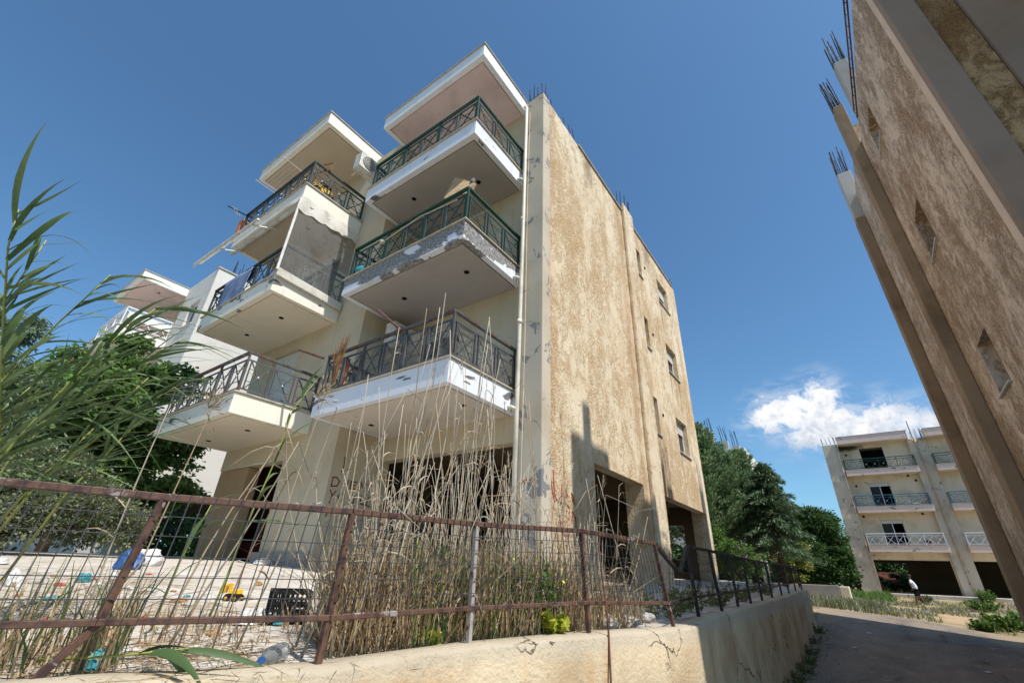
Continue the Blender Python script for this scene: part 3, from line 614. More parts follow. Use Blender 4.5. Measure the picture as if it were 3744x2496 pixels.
def door_y(parent, Y, xa, xb, za, zb, mode='shutter', open_=0.0):
    """balcony door in a wall whose outer face is y = Y (inside towards +y)"""
    f = 0.06; d = Y+0.10; w_ = MB()
    for (a, b, c, g) in ((xa, xb, zb-f, zb), (xa, xa+f, za, zb-f), (xb-f, xb, za, zb-f), ((xa+xb)/2-0.03, (xa+xb)/2+0.03, za, zb-f)): w_.box(a, b, d, d+0.06, c, g)
    o = w_.build('balcony_door', MT['pvc'], parent, bevel=0.004); mx = (xa+xb)/2
    if mode == 'shutter':
        z1 = zb-f; nsl = int((z1-za)/0.075)
        for k in range(nsl): MB().box(xa+f, xb-f, d-0.03, d-0.008, za+k*(z1-za)/nsl+0.006, za+(k+1)*(z1-za)/nsl).build('shutter_slat', MT['shutter'], o)
    else:
        MB().box(xa+f, mx-0.03, d+0.03, d+0.042, za, zb-f).build('pane', MT['glass'], o)
        if mode == 'glass': MB().box(mx+0.03, xb-f, d+0.03, d+0.042, za, zb-f).build('pane', MT['glass'], o)
        MB().box(xa+0.01, xb-0.01, d-0.05, d-0.002, zb-0.28, zb-0.01).build('shutter_box', MT['shutter'], o, bevel=0.006)
    return o
def rebars(parent, x0, x1, y0, y1, z, h, n, ties=True, leanv=0.08):
    per = []
    for k in range(n):
        u = 4*k/n; s_ = int(u); f_ = u-s_
        p = [(lerp(x0,x1,f_), y0), (x1, lerp(y0,y1,f_)), (lerp(x1,x0,f_), y1), (x0, lerp(y1,y0,f_))][s_]; per.append(p)
    lx, ly = rnd.uniform(-leanv, leanv), rnd.uniform(-leanv, leanv)
    for p in per:
        hh = h*rnd.uniform(0.75, 1.1); j = (rnd.uniform(-0.02, 0.02), rnd.uniform(-0.02, 0.02))
        MB().tube([(p[0], p[1], z-0.1), (p[0]+lx*0.4+j[0], p[1]+ly*0.4+j[1], z+hh*0.5), (p[0]+lx+2*j[0], p[1]+ly+2*j[1], z+hh)], 0.014, 5).build('rebar', MT['rebar'], parent)
    if ties:
        for k in range(2):
            zz = z+0.1+0.12*k+rnd.uniform(-0.02, 0.02)
            MB().tube([(x0,y0,zz),(x1,y0,zz+0.02),(x1,y1,zz),(x0,y1,zz-0.02),(x0,y0,zz)], 0.006, 4).build('rebar_tie', MT['rebar'], parent)
def fan_cable(pts, r, name, m_, parent): return MB().tube(pts, r, 5).build(name, m_, parent)

# ================================================================== main block
Z1, Z2, Z3, ZR = 3.11, 6.11, 9.11, 12.09; TH = 0.437
ZG = -0.7; XS = -4.11; YB = 18.05; ROOF = 11.8
blk = thing('apartment_building', 'tall beige block of flats with stacked corner balconies and a rough sunlit end wall', 'building', (0,0,0))
mb = MB(); SX0 = XS-0.28
rects = [(8.68, 11.53, -9, 2.09), (13.12, 17.6, -9, 2.05)]
wins_n = [(13.0, 13.55, 3.85, 5.05), (13.0, 13.55, 6.8, 7.98), (13.0, 13.55, 9.75, 10.93)]
wins_w = [(15.42, 16.66, 3.78, 5.0), (15.42, 16.66, 6.74, 7.92), (15.42, 16.66, 9.78, 10.9)]
us = [6.62, 6.9, 8.68, 11.53, 13.0, 13.12, 13.55, 15.42, 16.66, 17.6, YB]
zs = [ZG, 2.05, 2.09] + sorted({r for w_ in wins_n+wins_w for r in w_[2:]}) + [ROOF]
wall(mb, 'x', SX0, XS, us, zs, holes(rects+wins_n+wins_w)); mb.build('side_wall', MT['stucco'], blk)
for w_ in wins_n: window_x(blk, XS, *w_, kind='one')
for w_ in wins_w: window_x(blk, XS, *w_)
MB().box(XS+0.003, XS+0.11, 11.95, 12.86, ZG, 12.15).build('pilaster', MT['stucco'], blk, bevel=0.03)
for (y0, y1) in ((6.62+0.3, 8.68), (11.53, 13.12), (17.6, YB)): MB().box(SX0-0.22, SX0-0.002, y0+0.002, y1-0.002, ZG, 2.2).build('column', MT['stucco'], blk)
for z in (4.75, 7.7, 10.6):
    MB().cyl((XS-0.02, 13.95, z-0.12), (XS+0.03, 13.95, z-0.12), 0.05, 10).build('vent', MT['dark_hole'], blk)
# coping strips along the roof edge of the end wall
for (a, b) in ((8.6, 11.93), (12.88, 17.7)): MB().box(XS-0.3, XS+0.05, a, b, ROOF+0.002, ROOF+0.05).build('coping', MT['marble_edge'], blk, bevel=0.006)
# front pilaster beside the corner balconies
MB().box(-4.66, XS+0.012, 6.58, 6.90, ZG, 11.86).build('pilaster', MT['plaster_pilaster'], blk, bevel=0.02)
# front walls: recessed bay behind the right balconies, projecting bay on the left, the return between them
doorsA = [(-8.0, -6.5, z+0.03, z+2.2) for z in (Z1, Z2, Z3)]
mb = MB(); wall(mb, 'y', 6.72, 6.97, [-8.63, -8.6, -8.0, -6.5, -4.8, -4.66], [ZG, 2.15] + sorted({r for d in doorsA for r in d[2:]}) + [ROOF], holes(doorsA+[(-8.6, -4.8, -9, 2.15)])); mb.build('front_wall', MT['plaster_cream'], blk)
doorsB = [(-12.75, -11.35, Z1+0.03, Z1+2.2), (-13.4, -10.5, Z2+0.03, Z2+2.35), (-12.75, -11.35, Z3+0.03, Z3+2.2)]  # middle door widened: its dark glass stands in for shade under the awning
mb = MB(); wall(mb, 'y', 5.49, 5.74, [-13.87, -13.4, -12.75, -12.3, -11.35, -10.65, -10.5, -8.63], [ZG, 2.14] + sorted({r for d in doorsB for r in d[2:]}) + [ROOF], holes(doorsB+[(-12.3, -10.65, -9, 2.14), (-13.87, -12.3, -9, 2.14)])); mb.build('front_wall', MT['plaster_cream'], blk)
MB().box(-8.88, -8.632, 5.742, 6.965, ZG, ROOF).build('return_wall', MT['plaster_cream'], blk)
MB().box(-10.65, -10.2, 5.742, 6.1, ZG, 2.3).build('column', MT['plaster_cream'], blk)
MB().box(-13.85, -12.32, 5.50, 5.85, ZG, 2.138).build('column', MT['pillar_tan'], blk, bevel=0.03)  # tan below the cream wall carries both dirt and painted-in shade
for d in doorsA: door_y(blk, 6.72, *d, mode='half')
for i, d in enumerate(doorsB): door_y(blk, 5.49, *d, mode='shutter' if i == 0 else ('glass' if i == 1 else 'half'))
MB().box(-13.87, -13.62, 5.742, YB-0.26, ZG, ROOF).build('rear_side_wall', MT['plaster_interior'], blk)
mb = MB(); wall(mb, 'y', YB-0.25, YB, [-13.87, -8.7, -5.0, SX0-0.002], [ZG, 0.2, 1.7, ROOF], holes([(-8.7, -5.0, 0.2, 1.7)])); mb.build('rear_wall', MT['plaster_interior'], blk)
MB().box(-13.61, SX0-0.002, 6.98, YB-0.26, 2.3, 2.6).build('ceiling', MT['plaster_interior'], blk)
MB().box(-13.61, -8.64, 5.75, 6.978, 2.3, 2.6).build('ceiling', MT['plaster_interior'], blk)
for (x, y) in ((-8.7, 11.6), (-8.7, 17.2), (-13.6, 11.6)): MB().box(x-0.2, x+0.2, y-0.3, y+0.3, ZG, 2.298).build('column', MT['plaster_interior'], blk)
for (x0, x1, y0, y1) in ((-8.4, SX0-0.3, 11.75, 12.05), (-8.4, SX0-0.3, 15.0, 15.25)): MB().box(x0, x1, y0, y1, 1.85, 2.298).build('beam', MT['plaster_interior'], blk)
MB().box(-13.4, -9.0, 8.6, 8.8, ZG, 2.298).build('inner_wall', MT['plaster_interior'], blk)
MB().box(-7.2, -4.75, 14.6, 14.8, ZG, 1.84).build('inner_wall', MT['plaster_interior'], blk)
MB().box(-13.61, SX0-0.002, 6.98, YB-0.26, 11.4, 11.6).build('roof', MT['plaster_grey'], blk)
# right-hand balconies
BX = (-8.62, -4.76); BYF = 4.75
def balc(parent, x0, x1, y0, y1, zt, mf, ms, mr, mb_, nf, ns, h, sides, lights, knob=False):
    o = slab(parent, 'balcony', x0, x1, y0, y1, zt, TH, MT[mf], MT[ms]); soffit_lights(o, lights, zt-TH)
    railing(o, x0, x1, y0, y1, zt, h, nf, ns, MT[mr], MT[mb_], knob, sides); return o
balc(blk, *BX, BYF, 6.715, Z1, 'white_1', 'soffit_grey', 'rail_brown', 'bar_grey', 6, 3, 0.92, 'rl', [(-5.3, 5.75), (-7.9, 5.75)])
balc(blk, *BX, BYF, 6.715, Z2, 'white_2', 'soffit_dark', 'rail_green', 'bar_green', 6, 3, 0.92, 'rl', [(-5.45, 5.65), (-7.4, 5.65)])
balc(blk, *BX, BYF, 6.715, Z3, 'white_3', 'soffit_dark', 'rail_green', 'bar_green', 6, 3, 0.92, 'rl', [(-5.6, 5.9), (-7.4, 5.4)])  # darker soffit colour here stands in for weaker bounce light higher up
slab(blk, 'roof_slab', *BX, BYF, 6.9, ZR, TH, MT['white_r'], MT['soffit_pink'])
CX = (-13.83, -9.82); CYF = 3.67
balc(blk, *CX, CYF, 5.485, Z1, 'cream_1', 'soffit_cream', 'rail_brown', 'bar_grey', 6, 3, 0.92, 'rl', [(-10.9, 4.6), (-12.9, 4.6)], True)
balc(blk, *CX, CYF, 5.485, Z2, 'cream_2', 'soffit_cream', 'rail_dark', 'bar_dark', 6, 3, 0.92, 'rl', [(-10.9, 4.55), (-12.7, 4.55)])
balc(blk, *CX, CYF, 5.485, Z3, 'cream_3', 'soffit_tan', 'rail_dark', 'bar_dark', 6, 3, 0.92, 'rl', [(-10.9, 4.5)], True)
slab(blk, 'roof_slab', *CX, CYF, 5.9, ZR, TH, MT['cream_r'], MT['soffit_tan'])
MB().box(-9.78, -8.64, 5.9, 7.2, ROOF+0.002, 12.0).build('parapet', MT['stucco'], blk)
# drain pipe on the corner pilaster with short spouts from each balcony
pipe = MB().tube([(-4.62, 6.51, ZG), (-4.62, 6.51, 3.0), (-4.60, 6.50, 7.0), (-4.61, 6.51, 11.5), (-4.68, 6.51, 11.6)], 0.045, 10).build('drain_pipe', MT['pipe'], blk, True)
for z in (2.75, 5.74, 8.74): MB().tube([(-4.80, 6.42, z), (-4.70, 6.44, z-0.01), (-4.63, 6.5, z-0.05)], 0.04, 8).build('spout', MT['pipe'], pipe, True)
for z in (4.6, 7.4): MB().lathe([(0.055, -0.05), (0.055, 0.05)], (-4.615, 6.505, z), 10).build('pipe_collar', MT['pipe'], pipe, True)
MB().tube([(-4.52, 6.56, 0.2), (-4.50, 6.55, 4.2), (-4.53, 6.55, 8.0), (-4.52, 6.55, 11.3)], 0.008, 5).build('cable', MT['pipe'], blk)
rebars(blk, -4.60, -4.2, 6.66, 7.2, 11.8, 0.75, 12)
rebars(blk, -4.34, -4.16, 8.0, 8.5, 11.8, 0.7, 6, False)
rebars(blk, -4.33, -4.05, 11.95, 12.8, 12.1, 0.65, 9, False)
rebars(blk, -4.34, -4.16, 17.5, 17.95, 11.8, 0.45, 6, False)
rebars(blk, -9.5, -9.1, 6.1, 6.6, 12.0, 0.8, 8, False)
for k in range(7): MB().tube([(-4.3-0.0*k, 6.9+0.02*k, 12.1+0.085*k), (-5.3, 7.0, 12.2+0.085*k), (-6.4, 7.1, 12.25+0.085*k)], 0.004, 4).build('steel_mesh_wire', MT['rebar'], blk)
for k in range(6): MB().tube([(-4.35+0.03*math.sin(k), 14.6+0.5*k, 11.85), (-4.25, 14.9+0.5*k, 12.3+0.1*math.sin(k*2)), (-4.3, 15.6+0.42*k, 11.9)], 0.005, 4).build('loose_wire', MT['rebar'], blk)
# plaster plinth at the pillar foot
MB().box(-10.72, -8.7, 5.36, 5.487, ZG, 0.16).build('plinth', MT['plaster_grey'], blk, bevel=0.02)
# soot-red painted writing
def strokes(name, lists, fn, w, m_, parent):
    for st in lists:
        mb = MB(); P = [Vector(fn(*p)) for p in st]
        N = (Vector(fn(1, 0))-Vector(fn(0, 0))).cross(Vector(fn(0, 1))-Vector(fn(0, 0))).normalized()
        for a, b in zip(P[:-1], P[1:]):
            d = (b-a).normalized(); s_ = d.cross(N).normalized()*w/2; e = d*w*0.3
            mb.add([a-e-s_, a-e+s_, b+e+s_, b+e-s_], [(0,1,2,3)])
        mb.build(name, m_, parent)
fr = lambda u, v: (-8.629, 5.56+u*1.15, 0.55+v)   # return wall, v up
G = [[(0.18,1.52),(0.20,1.35),(0.17,1.2)], [(0.02,1.06),(0.02,0.88),(0.14,0.9),(0.17,1.0),(0.1,1.07),(0.02,1.06)], [(0.36,1.06),(0.33,0.9)], [(0.55,1.05),(0.42,1.05),(0.42,0.9),(0.55,0.9)], [(0.42,0.98),(0.52,0.98)],
     [(0.64,0.9),(0.64,1.06),(0.75,0.9),(0.75,1.06)], [(0.80,1.06),(0.86,0.98),(0.92,1.08)], [(0.86,0.98),(0.84,0.9)],
     [(0.02,0.8),(0.08,0.7),(0.14,0.8)], [(0.08,0.7),(0.05,0.55)], [(0.26,0.78),(0.20,0.7),(0.25,0.6),(0.33,0.66),(0.32,0.76),(0.26,0.78)], [(0.55,0.78),(0.55,0.62),(0.45,0.58)], [(0.70,0.8),(0.70,0.64),(0.80,0.62)], [(0.88,0.8),(0.84,0.62),(0.93,0.6)],
     [(0.04,0.3),(0.1,0.48),(0.16,0.3)], [(0.28,0.48),(0.28,0.32)], [(0.55,0.42),(0.50,0.36),(0.56,0.3),(0.62,0.36),(0.55,0.42)], [(0.68,0.28),(0.66,0.2)]]
strokes('graffiti_stroke', G, fr, 0.03, MT['graffiti_dark'], blk)
fs = lambda u, v: (XS+0.006, u, v)
G = [[(6.82,1.52),(6.86,1.62),(6.90,1.4),(6.96,1.22),(7.02,1.1)], [(6.98,1.62),(6.99,1.4),(7.03,1.2),(7.12,1.12),(7.25,1.1)], [(7.28,1.42),(7.28,1.22),(7.26,1.1),(7.40,1.12),(7.5,1.08),(7.55,1.04)], [(7.36,1.3),(7.42,1.34),(7.48,1.26),(7.40,1.2),(7.36,1.3)],
     [(7.64,1.32),(7.70,1.26),(7.74,1.14),(7.68,1.2),(7.64,1.32)], [(7.53,0.98),(7.54,0.9),(7.46,0.82),(7.30,0.80),(7.20,0.78),(7.20,0.68),(7.30,0.6),(7.46,0.58),(7.62,0.60)], [(7.66,1.0),(7.78,0.9),(7.79,0.7),(7.80,0.5)], [(7.66,1.0),(7.62,0.8)]]
strokes('graffiti_stroke', G, fs, 0.035, MT['graffiti'], blk)
fp = lambda u, v: (u, 6.574, v)
strokes('graffiti_stroke', [[(-4.50,1.42),(-4.48,1.34),(-4.45,1.40),(-4.42,1.34),(-4.41,1.43)], [(-4.30,1.44),(-4.34,1.40),(-4.30,1.37),(-4.25,1.41),(-4.30,1.44)]], fp, 0.022, MT['graffiti'], blk)
# ================================================================== right-hand block (in shade, seen along its side wall)
ANG = -math.atan2(0.34, 11.2)
rb = thing('apartment_building', 'shaded brown rough-cast block of flats towering at the right edge of the lane', 'building', (2.66, 7.2, 0), ANG)
RZ = 11.08; GB = -1.9
rects = [(3.10, 4.02, 3.12, 4.12), (3.10, 4.02, 6.15, 7.22), (3.10, 4.02, 9.33, 10.27)]
mb = MB(); wall(mb, 'x', 0.0, 0.3, [0.0, 3.10, 4.02, 11.2], [GB, 3.12, 4.12, 6.15, 7.22, 9.33, 10.27, RZ], holes(rects)); mb.build('side_wall', MT['stucco_right'], rb)
for r_ in rects:
    xs_ = MB(); o = None
    w_ = MB(); d = 0.2
    for (a, b, c, g_) in ((r_[0], r_[1], r_[2], r_[2]+0.05), (r_[0], r_[1], r_[3]-0.05, r_[3]), (r_[0], r_[0]+0.05, r_[2]+0.05, r_[3]-0.05), (r_[1]-0.05, r_[1], r_[2]+0.05, r_[3]-0.05)): w_.box(d, d+0.06, a, b, c, g_)
    o = w_.build('window', MT['pillar_tan'], rb); MB().box(d+0.025, d+0.037, r_[0]+0.05, r_[1]-0.05, r_[2]+0.05, r_[3]-0.05).build('recess_shade_sheet', MT['dark_hole'], o)  # near-black sheet stands in for shade inside an open, unglazed recess
    MB().box(-0.05, 0.19, r_[0]-0.05, r_[1]+0.05, r_[2]-0.035, r_[2]-0.004).build('sill', MT['sill'], o, bevel=0.004)
MB().box(-0.25, -0.003, 5.15, 5.62, GB, 12.75).build('column', MT['concrete_column'], rb, bevel=0.02)
MB().box(-0.28, -0.003, 8.85, 9.30, GB, 11.2).build('column', MT['concrete_column'], rb, bevel=0.02)
MB().box(-0.28, 0.12, 8.85, 9.30, 11.202, 13.3).build('column_stub', MT['concrete_white'], rb, bevel=0.015)
MB().box(0.10, 0.42, 4.62, 5.0, RZ+0.002, 13.9).build('column_stub', MT['concrete_white'], rb, bevel=0.015)
MB().box(0.005, 0.28, 5.63, 8.84, RZ+0.002, 12.2).build('parapet', MT['stucco_right'], rb)
MB().box(1.3, 3.0, 2.5, 3.5, RZ+0.002, 14.4).build('shade_block', MT['plaster_grey'], rb)  # added out of view, only to shade the opening jamb across the lane
MB().box(0.0, 0.3, 2.2, 4.40, RZ+0.002, RZ+0.06).build('coping', MT['concrete_white'], rb, bevel=0.006)
rebars(rb, -0.22, -0.04, 5.2, 5.56, 12.75, 1.35, 12, True, 0.06); rebars(rb, -0.24, 0.06, 8.9, 9.25, 13.3, 1.25, 12, True, 0.06); rebars(rb, 0.12, 0.40, 4.66, 4.96, 13.9, 1.35, 12, True, 0.06)
# rusty lattice rail lying along the roof edge
for z in (RZ+0.14, RZ+0.42): MB().bar((-0.04, 0.6, z), (-0.02, 4.3, z-0.06), 0.03).build('roof_rail', MT['rust_pipe'], rb)
for k in range(13): MB().bar((-0.04, 0.7+k*0.29, RZ+0.14), (-0.03, 0.84+k*0.29, RZ+0.41), 0.014).build('roof_rail_bar', MT['rebar'], rb)
# front of the block: smooth corner pilaster, rough strip, smooth wall
MB().box(-0.012, 0.36, -0.16, -0.003, GB, RZ+0.1).build('pilaster', MT['front_grey'], rb, bevel=0.015)
MB().box(-0.016, -0.002, -0.001, 0.22, GB, RZ).build('corner_band', MT['smooth_band'], rb)
MB().box(0.37, 0.74, -0.10, -0.003, GB, RZ).build('front_strip', MT['stucco_strip'], rb)
MB().box(0.75, 4.6, -0.16, -0.003, GB, RZ).build('front_wall', MT['front_grey'], rb)
MB().box(0.302, 9.0, 0.0, 11.2, RZ-0.4, RZ-0.01).build('roof', MT['plaster_grey'], rb)
MB().box(0.302, 9.0, 11.0, 11.2, GB, RZ-0.402).build('rear_wall', MT['plaster_cream'], rb)
MB().box(9.01, 9.2, 0.0, 11.2, GB, RZ).build('far_side_wall', MT['plaster_cream'], rb)
MB().box(4.61, 9.0, -0.16, -0.003, GB, RZ).build('front_wall', MT['plaster_cream'], rb)
for z in (2.4, 5.4, 8.4):
    o = slab(rb, 'balcony', 1.25, 4.9, -2.85, -0.165, z, TH, MT['white_c'], MT['soffit_grey']); railing(o, 1.25, 4.9, -2.85, -0.165, z, 0.92, 5, 3, MT['rail_brown'], MT['bar_grey'], False, 'l', False)
slab(rb, 'roof_slab', 0.9, 9.0, -2.85, -0.165, RZ+0.3, TH, MT['white_c'], MT['soffit_grey'])
MB().box(0.55, 3.4, -0.75, 1.0, RZ+0.002+0.34, 13.85).build('stair_house', MT['plaster_grey'], rb)
MB().box(0.6, 0.95, -0.2, 0.12, 13.852, 14.75).build('column_stub', MT['concrete_white'], rb)
# ================================================================== left-hand white block
cb = thing('apartment_building', 'white block of flats on the left, half hidden by the reeds and the leafy tree', 'building', (0,0,0))
mb = MB(); wall(mb, 'y', 5.5, 5.75, [-24.3, -23.0, -21.9, -21.1], [ZG, 2.9, 4.3, 6.0, 7.3, 9.3, 10.6, 12.0], holes([(-23.0, -21.9, 9.3, 10.6), (-23.0, -21.9, 6.0, 7.3), (-23.0, -21.9, 2.9, 4.3)])); mb.build('front_wall', MT['plaster_white'], cb)
for (za, zb) in ((9.3, 10.6), (6.0, 7.3), (2.9, 4.3)):
    w_ = MB()
    for (a, b, c, d) in ((-23.0, -21.9, za, za+0.06), (-23.0, -21.9, zb-0.06, zb), (-23.0, -22.94, za+0.06, zb-0.06), (-21.96, -21.9, za+0.06, zb-0.06), (-22.48, -22.42, za+0.06, zb-0.06)): w_.box(a, b, 5.66, 5.72, c, d)
    o = w_.build('window', MT['pvc'], cb); MB().box(-22.94, -22.48, 5.69, 5.70, za+0.06, zb-0.06).build('pane', MT['glass'], o); MB().box(-22.42, -21.96, 5.69, 5.70, za+0.06, zb-0.06).build('pane', MT['glass'], o)
    MB().box(-23.06, -21.84, 5.44, 5.655, za-0.04, za-0.004).build('sill', MT['sill'], o)
MB().box(-21.35, -21.1, 5.752, 16.5, 2.1, 12.0).build('side_wall', MT['plaster_white'], cb)
for (y0, y1) in ((5.752, 6.5), (10.5, 11.2), (15.6, 16.5)): MB().box(-21.35, -21.1, y0, y1, ZG, 2.098).build('column', MT['plaster_cream'], cb)
MB().box(-21.36, -21.05, 5.45, 16.5, 12.002, 12.06).build('coping', MT['marble_edge'], cb)
MB().box(-48, -24.31, 6.86, 16.4, 11.5, 11.8).build('roof', MT['plaster_grey'], cb)
MB().box(-24.305, -21.36, 5.76, 16.4, 11.5, 11.8).build('roof', MT['plaster_grey'], cb)
MB().box(-30, -21.36, 5.76, 16.4, 2.2, 2.4).build('ceiling', MT['plaster_interior'], cb)
MB().box(-48, -24.31, 6.6, 6.85, ZG, 12.0).build('front_wall', MT['plaster_white'], cb)
MB().box(-24.55, -24.305, 5.752, 6.598, ZG, 12.0).build('return_wall', MT['plaster_cream'], cb)
for z, mm in ((Z1, 'white_c'), (Z2, 'white_c'), (Z3, 'white_c')):
    o = slab(cb, 'balcony', -28.3, -24.35, 3.6, 6.595, z-0.05, TH, MT['white_c'], MT['soffit_grey']); railing(o, -28.3, -24.35, 3.6, 5.5, z-0.05, 0.92, 6, 3, MT['rail_white'], MT['rail_white'], False, 'r', False)
o = slab(cb, 'roof_slab', -28.3, -24.35, 3.6, 6.4, 12.0, TH, MT['white_c'], MT['soffit_pink']); soffit_lights(o, [(-25.2, 4.6)], 12.0-TH)
for d in (Z1, Z2, Z3): MB().box(-27.2, -25.6, 6.55, 6.598, d, d+2.1).build('balcony_door', MT['glass'], cb)
for xo in (-33.6, -39.0):
    for z in (Z1, Z2, Z3): o = slab(cb, 'balcony', xo, xo+3.95, 4.6, 6.595, z-0.05, TH, MT['white_c'], MT['soffit_grey']); railing(o, xo, xo+3.95, 4.6, 6.55, z-0.05, 0.92, 6, 3, MT['rail_white'], MT['rail_white'], False, 'r', False)
    slab(cb, 'roof_slab', xo, xo+3.95, 4.6, 6.595, 12.0, TH, MT['white_c'], MT['soffit_pink'])
rebars(cb, -21.6, -21.2, 6.2, 6.7, 12.0, 0.9, 8, False); rebars(cb, -23.6, -23.3, 6.2, 6.6, 11.9, 0.8, 8, False)
# ================================================================== block at the end of the lane
bb = thing('apartment_building', 'weathered beige flats at the end of the lane with a sooty top floor', 'building', (0,0,0))
YF = 49.26; YW = 50.3; BZ = [2.90, 5.86, 8.88, 11.83]
dr = []
for (ox, w1) in ((0.0, 0), (6.05, 1)):
    dr += [(2.05+ox, 3.55+ox, BZ[0]+0.03, BZ[0]+2.0), (2.05+ox, 3.55+ox, BZ[1]+0.03, BZ[1]+2.0), (2.2+ox, 3.85+ox, BZ[2]+0.03, BZ[2]+2.0)]
rects = dr+[(0.8, 5.56, -9, 1.9), (6.85, 11.4, -9, 1.9)]
us = sorted({-0.45} | {r for q in rects for r in q[:2]} | {12.4}); zs = sorted({-1.2, 11.3} | {r for q in rects for r in q[2:] if r > -5})
mb = MB(); wall(mb, 'y', YW, YW+0.3, us, zs, holes(rects)); mb.build('front_wall', MT['plaster_back_soot'], bb)
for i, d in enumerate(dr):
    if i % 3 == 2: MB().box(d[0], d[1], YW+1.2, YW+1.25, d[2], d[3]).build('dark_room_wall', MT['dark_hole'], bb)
    else: door_y(bb, YW, *d, mode='half')
for (x0, x1) in ((-0.46, 0.72), (5.62, 6.80)): MB().box(x0, x1, YW-0.75 if x0 < 0 else YW-0.35, YW-0.003, -1.2, 11.28).build('pilaster', MT['plaster_back_pilaster'], bb, bevel=0.02)
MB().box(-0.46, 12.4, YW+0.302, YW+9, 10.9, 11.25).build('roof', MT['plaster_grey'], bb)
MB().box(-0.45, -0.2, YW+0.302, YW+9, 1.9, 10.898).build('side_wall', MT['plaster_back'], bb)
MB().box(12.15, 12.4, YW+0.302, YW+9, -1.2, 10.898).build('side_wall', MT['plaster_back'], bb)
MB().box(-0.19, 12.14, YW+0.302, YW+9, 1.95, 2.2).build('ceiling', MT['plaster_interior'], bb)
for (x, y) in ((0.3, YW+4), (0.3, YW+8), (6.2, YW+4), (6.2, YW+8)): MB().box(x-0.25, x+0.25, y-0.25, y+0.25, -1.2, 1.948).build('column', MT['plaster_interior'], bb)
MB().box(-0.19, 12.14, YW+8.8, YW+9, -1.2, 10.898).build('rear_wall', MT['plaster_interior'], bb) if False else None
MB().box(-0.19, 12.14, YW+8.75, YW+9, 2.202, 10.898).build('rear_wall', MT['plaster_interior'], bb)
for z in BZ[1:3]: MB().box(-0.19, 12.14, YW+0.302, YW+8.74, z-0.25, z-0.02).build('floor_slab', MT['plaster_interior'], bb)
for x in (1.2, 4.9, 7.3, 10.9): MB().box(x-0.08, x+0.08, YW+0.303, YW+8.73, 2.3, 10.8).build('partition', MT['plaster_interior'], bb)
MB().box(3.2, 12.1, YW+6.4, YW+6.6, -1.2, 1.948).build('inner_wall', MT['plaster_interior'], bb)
rails = [('rail_white', 'rail_white'), ('rail_teal', 'rail_teal'), ('rail_green', 'bar_green')]
for ox in (0.0, 6.05):
    for k in range(3):
        o = slab(bb, 'balcony', 0.75+ox, 5.7+ox, YF, YW-0.005, BZ[k], 0.72*0.62, MT['pink_back'], MT['soffit_cream']); soffit_lights(o, [(1.9+ox, YF+0.5), (4.5+ox, YF+0.5)], BZ[k]-0.446)
        rail_run(o, (0.82+ox, YF+0.06), (5.63+ox, YF+0.06), BZ[k]+0.035, 0.85, 8, MT[rails[k][0]], MT[rails[k][1]], True, False)
        for xx in (0.82+ox, 5.63+ox): rail_run(o, (xx, YF+0.1), (xx, YW-0.02), BZ[k]+0.035, 0.85, 2, MT[rails[k][0]], MT[rails[k][1]], False, False, posts=False)
    slab(bb, 'roof_slab', 0.75+ox, 5.7+ox, YF, YW-0.005, BZ[3], 0.62, MT['pink_back'], MT['soffit_cream'])
for (x0, zt_) in ((6.05, 11.25),):
    p = MB().tube([(x0+0.1, YW-0.42, zt_), (x0+0.15, YW-0.42, 9), (x0+0.12, YW-0.42, 2.2), (x0+0.18, YW-0.42, -0.6)], 0.055, 8).build('drain_pipe', MT['pipe_back'], bb, True)
    MB().tube([(x0-0.45, YW-0.4, 11.2), (x0-0.1, YW-0.42, 11.15), (x0+0.1, YW-0.42, 10.8)], 0.045, 8).build('pipe_branch', MT['pipe_back'], p, True)
    MB().tube([(x0+0.7, YW-0.4, 11.2), (x0+0.3, YW-0.42, 11.15), (x0+0.1, YW-0.42, 10.8)], 0.045, 8).build('pipe_branch', MT['pipe_back'], p, True)
MB().tube([(0.6, YW-0.8, 11.2), (0.62, YW-0.8, 2.0), (0.72, YW-0.8, -0.5)], 0.03, 6).build('drain_pipe', MT['pipe_back'], bb, True)
rebars(bb, -0.35, 0.6, YW-0.6, YW-0.1, 11.28, 0.75, 12, False); rebars(bb, 5.7, 6.7, YW-0.25, YW+0.25, 11.28, 0.85, 12, False)
for (x, z) in ((1.15, 10.4), (4.9, 8.3), (1.2, 7.7), (4.95, 5.3), (1.05, 5.2), (5.3, 7.9)): MB().cyl((x, YW-0.03, z), (x, YW+0.01, z), 0.09, 10).build('vent', MT['dark_hole'], bb)
MB().tube([(6.1, YW, 11.28), (6.1, YW, 12.9)], 0.03, 6).build('antenna_mast', MT['rebar'], bb)
pav = MB().box(0.6, 13.5, 46.8, YW+9, -1.1, -0.46).build('pavement', MT['yard_concrete'], bevel=0.02); tag(pav, 'pale concrete apron under the far building', kind='structure')
